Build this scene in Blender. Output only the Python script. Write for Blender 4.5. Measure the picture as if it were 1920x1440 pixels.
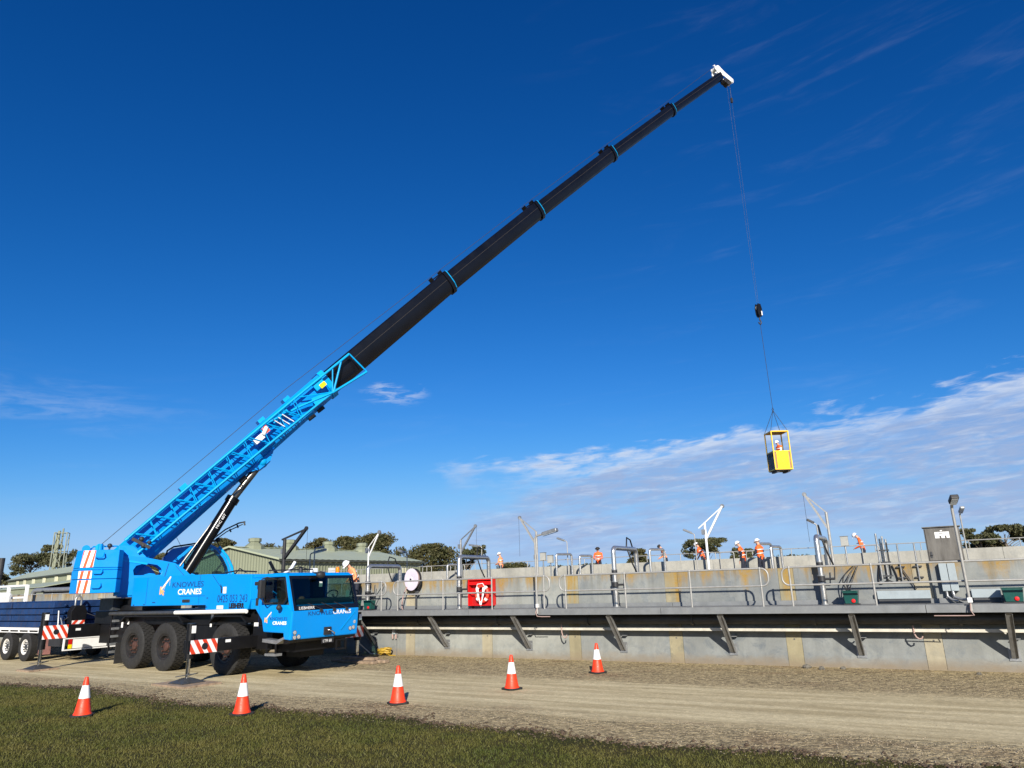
import bpy, bmesh, math, random
import numpy as np
from mathutils import Vector, Matrix
R = math.radians
random.seed(7); rng = np.random.default_rng(7)
for o in list(bpy.data.objects): bpy.data.objects.remove(o, do_unlink=True)
scene = bpy.context.scene
COL = scene.collection

# ------------------------------------------------------------------ camera
PITCH, ROLL, EYE = R(15.70), R(1.77), 2.2
fw = Vector((0, math.cos(PITCH), math.sin(PITCH))); r0 = Vector((1, 0, 0)); u0 = r0.cross(fw)
rt = r0*math.cos(ROLL) - u0*math.sin(ROLL); up = u0*math.cos(ROLL) + r0*math.sin(ROLL)
cd = bpy.data.cameras.new('camera'); cam = bpy.data.objects.new('camera', cd); COL.objects.link(cam)
cm = Matrix((rt, up, -fw)).transposed().to_4x4(); cm.translation = (0, 0, EYE); cam.matrix_world = cm
cd.sensor_width = 36; cd.lens = 36*1332/1920; cd.clip_end = 6000; cd.clip_start = .05
scene.camera = cam

# ------------------------------------------------------------------ world, sun, exposure
SUN_EL, SUN_AZ = R(24.5), R(178.5)
SKY_GRADE = ((2.37, 10.0, .56), (1.275, 5.8, .76), (1.08, 8.3, .80))    # camera-like colour response, per channel power, gain and ceiling
world = bpy.data.worlds.new('World'); scene.world = world; world.use_nodes = True
wt = world.node_tree; wt.nodes.clear()
def WN(t, **k):
    n = wt.nodes.new(t)
    for a, b in k.items(): setattr(n, a, b)
    return n
def wl(a, b): wt.links.new(a, b)
def wmath(op, a, b=None, c=None, clamp=False):
    n = WN('ShaderNodeMath', operation=op, use_clamp=clamp)
    for i, x in enumerate((a, b, c)):
        if x is None: continue
        if isinstance(x, (int, float)): n.inputs[i].default_value = x
        else: wl(x, n.inputs[i])
    return n.outputs[0]
sky = WN('ShaderNodeTexSky', sky_type='NISHITA', sun_disc=False)
sky.sun_elevation = SUN_EL; sky.sun_rotation = SUN_AZ
sky.air_density = 1.0; sky.dust_density = .1; sky.ozone_density = 3.2; sky.altitude = 0
def wvec(op, a, b):
    n = WN('ShaderNodeVectorMath', operation=op); wl(a, n.inputs[0]); n.inputs[1].default_value = b; return n.outputs[0]
sc_ = WN('ShaderNodeSeparateColor'); wl(wvec('MULTIPLY', sky.outputs[0], (.1, .1, .1)), sc_.inputs[0])
cc_ = WN('ShaderNodeCombineColor')
for i_, (p_, g_, c_) in enumerate(SKY_GRADE): wl(wmath('MULTIPLY', wmath('POWER', wmath('SMOOTH_MIN', sc_.outputs[i_], c_, .30), p_), g_), cc_.inputs[i_])
clear = cc_.outputs[0]
tc = WN('ShaderNodeTexCoord'); sx = WN('ShaderNodeSeparateXYZ'); wl(tc.outputs['Generated'], sx.inputs[0])
az = wmath('MULTIPLY', wmath('ARCTAN2', sx.outputs[0], sx.outputs[1]), 57.2958)
el = wmath('MULTIPLY', wmath('ARCSINE', sx.outputs[2]), 57.2958)
def cnoise(sa, se, detail, dist, off=0., rough=.55):
    c = WN('ShaderNodeCombineXYZ'); wl(wmath('MULTIPLY', az, sa), c.inputs[0])
    wl(wmath('ADD', wmath('MULTIPLY', el, se), wmath('MULTIPLY', az, -.06*se)), c.inputs[1]); c.inputs[2].default_value = off
    n = WN('ShaderNodeTexNoise'); n.inputs['Scale'].default_value = 1; n.inputs['Detail'].default_value = detail
    n.inputs['Roughness'].default_value = rough; n.inputs['Distortion'].default_value = dist; wl(c.outputs[0], n.inputs['Vector'])
    return n.outputs[0]
def sstep(x, a, b):
    n = WN('ShaderNodeMapRange', interpolation_type='SMOOTHSTEP'); wl(x, n.inputs[0])
    n.inputs[1].default_value = a; n.inputs[2].default_value = b; return n.outputs[0]
big = cnoise(.10, .34, 4, .4, 3.1); fine = cnoise(.42, 1.9, 7, .5, 1.7, .60); wisp = cnoise(.07, .55, 5, .8, 9.2)
# the altocumulus bank to the right: its upper edge climbs slowly with azimuth
edge = wmath('ADD', wmath('MULTIPLY', az, .085), 9.9)
edge = wmath('ADD', edge, wmath('MULTIPLY', wmath('SUBTRACT', big, .5), 7.0))
edge = wmath('ADD', edge, wmath('MULTIPLY', wmath('SUBTRACT', fine, .5), 3.6))
m_top = sstep(wmath('SUBTRACT', edge, el), -.25, 1.5)
m_low = sstep(wmath('ADD', el, wmath('MULTIPLY', wmath('SUBTRACT', wisp, .5), 7)), .2, 4.2)
m_left = sstep(wmath('ADD', az, wmath('MULTIPLY', wmath('SUBTRACT', big, .5), 26)), -7, 5)
body = wmath('MULTIPLY', wmath('MULTIPLY', m_top, m_low), m_left)
tex = wmath('ADD', wmath('MULTIPLY', sstep(fine, .32, .66), .40), wmath('MULTIPLY', sstep(big, .24, .56), .54))
tex = wmath('MULTIPLY', tex, sstep(wmath('ADD', wisp, wmath('MULTIPLY', el, .016)), .26, .56))
bank = wmath('MULTIPLY', body, tex)
# faint cirrus streaks elsewhere
cir = wmath('MULTIPLY', sstep(wisp, .50, .78), wmath('MULTIPLY', sstep(fine, .25, .75), .05))
cir = wmath('MULTIPLY', cir, wmath('ADD', sstep(az, -5, 25), sstep(el, 20, 8)))
cir = wmath('MULTIPLY', cir, wmath('SUBTRACT', 1.0, body))
small = wmath('MULTIPLY', sstep(wmath('ADD', wmath('POWER', wmath('DIVIDE', wmath('SUBTRACT', az, -9.7), 3.2), 2), wmath('POWER', wmath('DIVIDE', wmath('SUBTRACT', el, wmath('ADD', 14.9, wmath('MULTIPLY', wmath('SUBTRACT', fine, .5), 2.2))), 1.1), 2)), 1.0, .0), wmath('MULTIPLY', sstep(fine, .40, .64), .50))
leftw = wmath('MULTIPLY', sstep(wmath('ABSOLUTE', wmath('SUBTRACT', el, wmath('ADD', 12.6, wmath('MULTIPLY', wmath('SUBTRACT', wisp, .5), 6)))), 1.6, .1), wmath('MULTIPLY', sstep(az, -22, -33), wmath('MULTIPLY', sstep(fine, .3, .65), .15)))
cf_ = wmath('ADD', wmath('ADD', bank, wmath('ADD', cir, leftw)), small, clamp=True)
lit_ = wmath('ADD', wmath('MULTIPLY', sstep(wmath('SUBTRACT', edge, el), 3.4, .2), .34), wmath('MULTIPLY', cnoise(.40, 2.4, 6, .5, 5.3, .62), .72))
cshade = WN('ShaderNodeMix', data_type='RGBA'); wl(sstep(lit_, .30, .68), cshade.inputs[0]); cshade.inputs[6].default_value = (2.35, 3.15, 4.9, 1); cshade.inputs[7].default_value = (4.7, 5.2, 6.1, 1)
mix = WN('ShaderNodeMix', data_type='RGBA'); wl(cf_, mix.inputs[0]); wl(clear, mix.inputs[6]); wl(cshade.outputs[2], mix.inputs[7])
bg = WN('ShaderNodeBackground'); bg.inputs[1].default_value = .10; wl(mix.outputs[2], bg.inputs[0])
wo = WN('ShaderNodeOutputWorld'); wl(bg.outputs[0], wo.inputs[0])
sd = bpy.data.lights.new('sun', 'SUN'); sd.energy = 5.0; sd.angle = R(.53); sd.color = (1, .93, .82)
sun = bpy.data.objects.new('sun', sd); COL.objects.link(sun)
sun.rotation_euler = Vector((math.sin(SUN_AZ)*math.cos(SUN_EL), math.cos(SUN_AZ)*math.cos(SUN_EL), math.sin(SUN_EL))).to_track_quat('Z', 'Y').to_euler()
sun.location = (0, -30, 40)
vs = scene.view_settings; vs.view_transform = 'Standard'; vs.look = 'None'; vs.exposure = 0.55; vs.gamma = 1
scene.render.engine = 'CYCLES'

# ------------------------------------------------------------------ materials
MATS = {}
class NT:
    def __init__(s, name):
        s.m = bpy.data.materials.new(name); s.m.use_nodes = True; s.t = s.m.node_tree
        s.b = s.t.nodes['Principled BSDF']; s.out = s.t.nodes['Material Output']
        s.pos = s.n('ShaderNodeNewGeometry').outputs['Position']
    def n(s, t, **k):
        x = s.t.nodes.new(t)
        for a, b in k.items(): setattr(x, a, b)
        return x
    def l(s, a, b): s.t.links.new(a, b)
    def scaled(s, sc, src=None):
        v = s.n('ShaderNodeVectorMath', operation='MULTIPLY'); s.l(src or s.pos, v.inputs[0]); v.inputs[1].default_value = sc if hasattr(sc, '__len__') else (sc,)*3
        return v.outputs[0]
    def noise(s, sc, detail=4, rough=.55, dist=0, src=None):
        x = s.n('ShaderNodeTexNoise'); x.inputs['Scale'].default_value = 1; x.inputs['Detail'].default_value = detail
        x.inputs['Roughness'].default_value = rough; x.inputs['Distortion'].default_value = dist; s.l(s.scaled(sc, src), x.inputs['Vector']); return x.outputs[0]
    def ramp(s, x, a, b, c0=0., c1=1.):
        n = s.n('ShaderNodeMapRange'); s.l(x, n.inputs[0]); n.inputs[1].default_value = a; n.inputs[2].default_value = b; n.inputs[3].default_value = c0; n.inputs[4].default_value = c1; return n.outputs[0]
    def math(s, op, a, b=0.):
        n = s.n('ShaderNodeMath', operation=op)
        for i, x in enumerate((a, b)):
            if isinstance(x, (int, float)): n.inputs[i].default_value = x
            else: s.l(x, n.inputs[i])
        return n.outputs[0]
    def mix(s, f, a, b, blend='MIX'):
        n = s.n('ShaderNodeMix', data_type='RGBA', blend_type=blend)
        for i, x in ((0, f), (6, a), (7, b)):
            if isinstance(x, (int, float)): n.inputs[i].default_value = x
            elif isinstance(x, tuple): n.inputs[i].default_value = (*x, 1) if len(x) == 3 else x
            else: s.l(x, n.inputs[i])
        return n.outputs[2]
    def bump(s, h, strength=.3, dist=.01):
        n = s.n('ShaderNodeBump'); n.inputs['Strength'].default_value = strength; n.inputs['Distance'].default_value = dist; s.l(h, n.inputs['Height']); s.l(n.outputs[0], s.b.inputs['Normal'])
    def col(s, c): s.l(c, s.b.inputs['Base Color'])
    def set(s, **k):
        for a, v in k.items(): s.b.inputs[a.replace('_', ' ')].default_value = v
def mat(name, col, rough=.5, metal=0., var=.12, sc=3., bump=0., bsc=40., coat=0., dirt=0., dirtcol=(.12, .10, .075), spec=.5):
    if name in MATS: return MATS[name]
    s = NT(name); s.set(Roughness=rough, Metallic=metal, Coat_Weight=coat, Coat_Roughness=.08, Specular_IOR_Level=spec)
    f = s.noise(sc, 5, .6)
    lo = tuple(max(0, c*(1-var)) for c in col); hi = tuple(min(1, c*(1+var)) for c in col)
    c = s.mix(s.ramp(f, .3, .7), lo, hi)
    if dirt:
        d = s.noise((sc*2.3, sc*2.3, sc*.9), 6, .65)
        c = s.mix(s.ramp(d, .52, .78, 0, dirt), c, dirtcol)
    s.col(c)
    rn = s.noise(sc*3.7, 4); s.l(s.ramp(rn, .3, .7, max(.02, rough*.8), min(1, rough*1.25)), s.b.inputs['Roughness'])
    if bump: s.bump(s.noise(bsc, 4), bump, .006)
    MATS[name] = s.m; return s.m
BLUE = mat('blue_paint', (.0, .245, .70), .36, var=.05, sc=.8, coat=.08, spec=.25, dirt=.16, dirtcol=(.05, .18, .36))
BLUE2 = mat('blue_lattice_paint', (.0, .33, .70), .4, var=.06, sc=1.3, coat=.05, spec=.25)
BLACK = mat('black_paint', (.006, .006, .007), .42, var=.25, sc=2, dirt=.14, dirtcol=(.035, .032, .028), spec=.3)
BOOMBLK = mat('boom_black', (.0035, .004, .007), .30, var=.3, sc=.7, coat=.0, dirt=.08, dirtcol=(.012, .010, .010), spec=.35)
DARK = mat('dark_plastic', (.022, .022, .024), .55, var=.2)
DGREY = mat('dark_grey_steel', (.05, .053, .058), .5, .2, var=.2, sc=5, dirt=.3)
RUBBER = mat('tyre_rubber', (.016, .0155, .015), .8, var=.25, sc=9, dirt=.18, dirtcol=(.09, .08, .068), bump=.25, bsc=60)
RIMB = mat('black_rim', (.018, .017, .017), .5, .2, var=.3, sc=8, dirt=.2, dirtcol=(.16, .07, .04))
NUTS = mat('rusty_hub', (.085, .04, .03), .6, .3, var=.4, sc=14)
RIMW = mat('white_rim', (.72, .70, .66), .45, .1, var=.12, sc=9, dirt=.45)
WHITE = mat('white_paint', (.78, .78, .76), .42, var=.05, sc=4, dirt=.14, dirtcol=(.45, .40, .33))
WHITEP = mat('white_print', (.82, .82, .82), .5, var=.02)
NAVYP = mat('navy_print', (.01, .035, .17), .5, var=.02)
BLACKP = mat('black_print', (.012, .012, .016), .5, var=.02)
ORANGEP = mat('orange_print', (.85, .40, .14), .5, var=.1)
PEACHP = mat('peach_print', (.9, .72, .5), .5, var=.1)
GALV = mat('galvanised_steel', (.30, .31, .315), .42, .6, var=.16, sc=7, dirt=.18, dirtcol=(.22, .21, .19))
GALVL = mat('galvanised_rail', (.34, .335, .315), .45, .25, var=.14, sc=9, dirt=.12, dirtcol=(.30, .28, .24))
BEAMG = mat('galvanised_channel', (.185, .195, .20), .6, .2, var=.15, sc=3.5, dirt=.25, dirtcol=(.24, .23, .21), bump=.15)
STAIN = mat('stainless_pipe', (.58, .56, .52), .30, .85, var=.14, sc=5, dirt=.2, dirtcol=(.30, .26, .20))
CHROME = mat('chrome_rod', (.62, .62, .62), .14, 1., var=.05)
RED = mat('red_gloss', (.62, .008, .008), .4, var=.1, coat=.2)
REDD = mat('dark_red', (.35, .006, .008), .5, var=.15)
YELLOW = mat('yellow_paint', (.86, .52, .02), .42, var=.08, dirt=.12)
YELLOWB = mat('bright_yellow_panel', (.88, .66, .0), .42, var=.05)
GREEN = mat('green_enamel', (.004, .062, .052), .38, var=.15, coat=.2)
TIMBER = mat('weathered_timber', (.26, .19, .13), .85, var=.35, sc=7, bump=.5, bsc=30)
HOSEY = mat('yellow_hose', (.42, .27, .03), .5, var=.2, sc=9)
PINKW = mat('lilac_hose_disc', (.66, .60, .68), .5, var=.06, sc=5)
PINK = mat('pink_hose', (.36, .25, .22), .6, var=.15)
ORANGE = mat('cone_orange', (.80, .045, .008), .48, var=.08, sc=9, dirt=.2, dirtcol=(.35, .03, .01))
CONEW = mat('cone_white_band', (.78, .78, .76), .45, var=.06, sc=9, dirt=.2, dirtcol=(.5, .46, .4))
SHEDG = mat('green_cladding', (.205, .222, .150), .5, .0, var=.06, sc=.4, dirt=.15, dirtcol=(.20, .21, .14))
SHEDR = mat('green_roof_sheet', (.35, .385, .27), .5, .0, var=.06, sc=.3, dirt=.15, dirtcol=(.30, .32, .22))
CREAM = mat('translucent_panel', (.62, .60, .42), .5, var=.08)
GUTTER = mat('dark_gutter', (.05, .055, .045), .5, var=.1)
BLUEBOX = mat('dark_blue_mats', (.009, .036, .12), .5, .1, var=.3, sc=2.5, dirt=.5, dirtcol=(.06, .04, .035))
MASTG = mat('mast_grey_green', (.16, .18, .14), .5, .2, var=.1)
AMBER = mat('amber_lens', (.85, .22, .0), .3)
REDL = mat('red_lens', (.5, .01, .01), .3)
LENS = mat('lamp_lens', (.7, .72, .74), .12, .6)
CABINET = None
BARK = mat('grey_bark', (.15, .125, .10), .9, var=.35, sc=4, bump=.5, bsc=12)
SKIN = mat('skin', (.55, .30, .20), .55, var=.08, sc=20)
HIVIS = mat('hi_vis_orange', (.92, .13, .018), .75, var=.1, sc=14)
HIVISL = mat('hi_vis_pale_orange', (.90, .32, .14), .75, var=.1, sc=14)
NAVYC = mat('navy_trousers', (.012, .015, .028), .85, var=.2, sc=14)
HELMET = mat('white_helmet', (.82, .82, .82), .3)
HAIRM = mat('dark_hair', (.02, .014, .01), .7)
BANDS = mat('silver_band', (.70, .70, .70), .4, .2)
STICKER = mat('sticker_white', (.75, .75, .73), .5)
CABLE = mat('black_cable', (.012, .012, .013), .5)
STEELC = mat('steel_rope', (.03, .03, .034), .6, .2)
def concrete(name, base, warm=0., stain=0., dark=0., ztop=2.38):
    s = NT(name); s.set(Roughness=.85)
    a = s.noise(.9, 6, .62, .3); b = s.noise(7, 6, .65); cst = s.noise((3.2, 3.2, .35), 5, .6); blot = s.noise(2.6, 7, .7, .8)
    c = s.mix(s.ramp(a, .3, .72), tuple(x*.74 for x in base), tuple(min(1, x*1.18) for x in base))
    c = s.mix(s.ramp(b, .35, .7, 0, .35), c, tuple(x*.72 for x in base))
    c = s.mix(s.ramp(cst, .46, .70, 0, .48), c, tuple(x*.6 for x in base))
    c = s.mix(s.ramp(blot, .50, .66, 0, min(.85, .36+dark)), c, (base[0]*.55, base[1]*.6, base[2]*.68))
    if stain:
        sp_ = s.n('ShaderNodeSeparateXYZ'); s.l(s.pos, sp_.inputs[0]); z = sp_.outputs[2]
        drip = s.noise((2.4, 2.4, .22), 6, .65, .3)
        reach = s.ramp(drip, .40, .68, .0, .95*stain)
        fac = s.ramp(s.math('SUBTRACT', s.math('ADD', z, reach), ztop), -.05, .75 if stain > 1 else .30, 0, .92)
        grain = s.noise(16, 5, .7)
        c = s.mix(s.math('MULTIPLY', fac, s.ramp(grain, .25, .6, .30, 1.)), c, (.30, .175, .022))
        dk = s.noise((5, 5, .3), 5, .6)
        c = s.mix(s.math('MULTIPLY', s.ramp(z, ztop-1.0, ztop-.05, 0, .6), s.ramp(dk, .5, .7)), c, (base[0]*.45, base[1]*.42, base[2]*.36))
    zs = s.n('ShaderNodeSeparateXYZ'); s.l(s.pos, zs.inputs[0])
    gr = s.noise((2.2, 2.2, 5), 5, .65)
    c = s.mix(s.math('MULTIPLY', s.ramp(s.math('ADD', zs.outputs[2], s.math('MULTIPLY', gr, -.35)), .10, -.15, 0, .8), 1.), c, (.20, .155, .10))
    band = s.noise((.15, .15, 2.1), 3, .5); c = s.mix(s.ramp(band, .55, .7, 0, .16), c, (base[0]*1.25, base[1]*1.22, base[2]*1.15))
    s.col(c); s.bump(s.math('ADD', s.noise(26, 6, .7), s.math('MULTIPLY', b, .5)), .35, .012)
    return s.m
CONC = [concrete('concrete_panel_%s' % k, b, stain=st, dark=d) for k, b, st, d in (('pale', (.282, .292, .268), .62, .10), ('grey', (.242, .254, .242), .5, .28), ('mottled', (.216, .230, .226), .66, .5))]
PILAS = [concrete('buff_pilaster', (.34, .305, .215), stain=.6), concrete('lichen_pilaster', (.30, .265, .165), stain=2.6), concrete('buff_pale_pilaster', (.36, .325, .235), stain=.4), concrete('mossy_pilaster', (.30, .265, .17), stain=1.5, dark=.6)]
FARC = concrete('far_concrete', (.36, .35, .305))
def stripes(name, d, period, off=0., ca=(.62, .045, .012), cb=(.82, .81, .79)):
    s = NT(name); s.set(Roughness=.42)
    v = s.n('ShaderNodeVectorMath', operation='DOT_PRODUCT'); s.l(s.pos, v.inputs[0]); v.inputs[1].default_value = d
    f = s.math('FRACT', s.math('ADD', s.math('DIVIDE', v.outputs['Value'], period), off))
    g = s.noise(6, 5)
    s.col(s.mix(s.ramp(g, .55, .8, 0, .35), s.mix(s.math('GREATER_THAN', f, .5), ca, cb), (.40, .33, .28))); return s.m
def glass(name, tint=(.75, .86, .83), refl=.10, dark=.0):
    s = NT(name); s.t.nodes.remove(s.b)
    tr = s.n('ShaderNodeBsdfTransparent'); tr.inputs[0].default_value = (*tint, 1)
    gl = s.n('ShaderNodeBsdfGlossy'); gl.inputs['Roughness'].default_value = .03
    lw = s.n('ShaderNodeLayerWeight'); lw.inputs[0].default_value = .5
    mx = s.n('ShaderNodeMixShader'); s.l(s.math('ADD', s.math('MULTIPLY', s.math('POWER', lw.outputs['Facing'], 4.), .55), .03), mx.inputs[0]); s.l(tr.outputs[0], mx.inputs[1]); s.l(gl.outputs[0], mx.inputs[2])
    s.l(mx.outputs[0], s.out.inputs[0]); return s.m
GLASS = glass('tinted_glass', (.66, .76, .73)); GLASSC = glass('cab_glass', (.52, .64, .62))
WINDK = mat('black_glass_border', (.006, .006, .007), .12, coat=.5)
def corrug(base): return base

# ------------------------------------------------------------------ mesh helpers
class MB:
    def __init__(s, M=None): s.v, s.f, s.mi, s.M, s.cur = [], [], [], M, 0
    def add(s, vs, fs, M=None):
        k = len(s.v)
        for p in vs:
            p = Vector(p)
            if M is not None: p = M @ p
            if s.M is not None: p = s.M @ p
            s.v.append(p)
        for f in fs: s.f.append([k+i for i in f]); s.mi.append(s.cur)
        return s
    BF = [(0, 3, 2, 1), (4, 5, 6, 7), (0, 1, 5, 4), (1, 2, 6, 5), (2, 3, 7, 6), (3, 0, 4, 7)]
    def box(s, a, b, M=None):
        (x0, y0, z0), (x1, y1, z1) = [min(p, q) for p, q in zip(a, b)], [max(p, q) for p, q in zip(a, b)]
        return s.add([(x0, y0, z0), (x1, y0, z0), (x1, y1, z0), (x0, y1, z0), (x0, y0, z1), (x1, y0, z1), (x1, y1, z1), (x0, y1, z1)], MB.BF, M)
    def hexa(s, p): return s.add(p, MB.BF)
    def bar(s, p, q, w, h, upv=(0, 0, 1)):
        p, q = Vector(p), Vector(q); d = (q-p).normalized(); a = d.cross(Vector(upv)).normalized(); b = a.cross(d).normalized()
        a, b = a*w/2, b*h/2
        return s.hexa([p-a-b, p+a-b, q+a-b, q-a-b, p-a+b, p+a+b, q+a+b, q-a+b])
    def prism(s, poly, ext):
        ext = Vector(ext); n = len(poly); vs = [Vector(p) for p in poly]; vs += [p+ext for p in vs]
        return s.add(vs, [list(range(n))[::-1], list(range(n, 2*n))] + [(i, (i+1) % n, n+(i+1) % n, n+i) for i in range(n)])
    def plate_hole(s, outer, inner, ext):
        ext = Vector(ext); n = len(outer); vs = [Vector(p) for p in outer]+[Vector(p) for p in inner]; vs += [p+ext for p in vs]; fs = []
        for i in range(n):
            j = (i+1) % n
            fs += [(j, i, n+i, n+j), (2*n+i, 2*n+j, 3*n+j, 3*n+i), (i, j, 2*n+j, 2*n+i), (n+j, n+i, 3*n+i, 3*n+j)]
        return s.add(vs, fs)
    def path(s, pts, r, n=8, closed=False, caps=True):
        P = [Vector(p) for p in pts]; m = len(P); rs = r if hasattr(r, '__len__') else [r]*m
        ring0 = len(s.v); prev = None; vs = []
        for i, p in enumerate(P):
            a = P[(i-1) % m] if (closed or i) else p; b = P[(i+1) % m] if (closed or i < m-1) else p
            t = (b-a).normalized()
            if prev is None:
                ref = Vector((0, 0, 1)) if abs(t.z) < .9 else Vector((1, 0, 0)); x = t.cross(ref).normalized()
            else: x = (prev - t*prev.dot(t)).normalized()
            prev = x; y = t.cross(x)
            k = 1.
            if 0 < i < m-1 or closed:
                c = (p-a).normalized().dot((b-p).normalized()); k = 1/max(.6, math.sqrt(max(.01, (1+c)/2)))
            for q in range(n):
                th = 2*math.pi*q/n; vs.append(p + (x*math.cos(th)+y*math.sin(th))*rs[i]*(1 if k < 1.02 else 1))
        fs = []
        for i in range(m if closed else m-1):
            a, b = i*n, ((i+1) % m)*n
            fs += [(a+q, a+(q+1) % n, b+(q+1) % n, b+q) for q in range(n)]
        if caps and not closed: fs += [list(range(n))[::-1], list(range((m-1)*n, m*n))]
        return s.add(vs, fs)
    def tube(s, p, q, r, r2=None, n=10): return s.path([p, q], [r, r if r2 is None else r2], n)
    def lathe(s, prof, n=24, M=None, closed=False, caps=True):
        vs = [(r*math.cos(2*math.pi*k/n), r*math.sin(2*math.pi*k/n), z) for r, z in prof for k in range(n)]; m = len(prof)
        fs = [(i*n+k, i*n+(k+1) % n, ((i+1) % m)*n+(k+1) % n, ((i+1) % m)*n+k) for i in range(m if closed else m-1) for k in range(n)]
        if not closed and caps: fs += [list(range(n))[::-1], list(range((m-1)*n, m*n))]
        return s.add(vs, fs, M)
    def ball(s, c, r, n=10, m=7, sc=(1, 1, 1)):
        return s.lathe([(max(.001, r*math.sin(math.pi*i/m)), -r*math.cos(math.pi*i/m)) for i in range(m+1)], n, Matrix.Translation(c) @ Matrix.Diagonal((*sc, 1)))
    def build(s, name, mats, parent=None, bevel=0., smooth=0., label=None, kind=None):
        me = bpy.data.meshes.new(name); me.from_pydata([tuple(p) for p in s.v], [], s.f)
        for m in (mats if isinstance(mats, (list, tuple)) else [mats]): me.materials.append(m)
        if any(s.mi): me.polygons.foreach_set('material_index', s.mi)
        bm = bmesh.new(); bm.from_mesh(me); bmesh.ops.recalc_face_normals(bm, faces=bm.faces); bm.to_mesh(me); bm.free()
        if smooth:
            me.polygons.foreach_set('use_smooth', [True]*len(me.polygons)); me.set_sharp_from_angle(angle=R(smooth))
        o = bpy.data.objects.new(name, me); COL.objects.link(o); o.parent = parent
        if bevel:
            b = o.modifiers.new('bevel', 'BEVEL'); b.width = bevel; b.segments = 2; b.limit_method = 'ANGLE'; b.angle_limit = R(35)
        if label: o['label'] = label
        if kind: o['kind'] = kind
        return o
def thing(name, label, cat, loc=(0, 0, 0), rz=0., group=None):
    o = bpy.data.objects.new(name, None); COL.objects.link(o); o.location = loc; o.rotation_euler = (0, 0, rz); o.empty_display_size = .2
    return tag(o, label, cat, group)
def tag(o, label, cat, group=None):
    o['label'] = label; o['category'] = cat
    if group: o['group'] = group
    return o
def dup(root, loc, rz, label, group=None):
    r = root.copy(); COL.objects.link(r); r.location = loc; r.rotation_euler = (0, 0, rz); r['label'] = label
    if group: r['group'] = group
    for ch in list(root.children):
        c = ch.copy(); COL.objects.link(c); c.parent = r
        for g in ch.children:
            d = g.copy(); COL.objects.link(d); d.parent = c
    return r
def text(body, size, m, parent, X, Y, pos, name='lettering', sxw=1., align='LEFT', bold=0., shear=0., label=None, space=1.):
    cu = bpy.data.curves.new(name, 'FONT'); cu.body = body; cu.size = size; cu.extrude = .0015; cu.offset = bold; cu.align_x = align; cu.shear = shear; cu.space_character = space; cu.resolution_u = 3
    tmp = bpy.data.objects.new('tmp', cu); COL.objects.link(tmp); dg = bpy.context.evaluated_depsgraph_get(); me = bpy.data.meshes.new_from_object(tmp.evaluated_get(dg)); bpy.data.objects.remove(tmp)
    X, Y = Vector(X).normalized(), Vector(Y).normalized(); Z = X.cross(Y)
    M = Matrix((X*sxw, Y, Z)).transposed().to_4x4(); M.translation = Vector(pos); me.transform(M); me.materials.clear(); me.materials.append(m)
    o = bpy.data.objects.new(name, me); COL.objects.link(o); o.parent = parent
    if label: o['label'] = label
    return o
def arc(c, r, a0, a1, n, ax=(1, 0, 0), ay=(0, 0, 1)):
    c, ax, ay = Vector(c), Vector(ax), Vector(ay)
    return [c + ax*r*math.cos(R(a0+(a1-a0)*i/n)) + ay*r*math.sin(R(a0+(a1-a0)*i/n)) for i in range(n+1)]
def rotz(a, loc=(0, 0, 0)): return Matrix.Translation(loc) @ Matrix.Rotation(a, 4, 'Z')

# frames: the tank wall (s along, m into the tank) and the crane (x forward, y to its far side)
W_O, W_A = Vector((10.06, 17.235, 0)), R(-30.28)
WM = rotz(W_A, W_O)
def wloc(s, m, z=0.): return tuple(WM @ Vector((s, m, z)))
C_O, C_A = Vector((-6.49, 21.36, 0)), R(-33.5)
CM = rotz(C_A, C_O)

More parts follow.
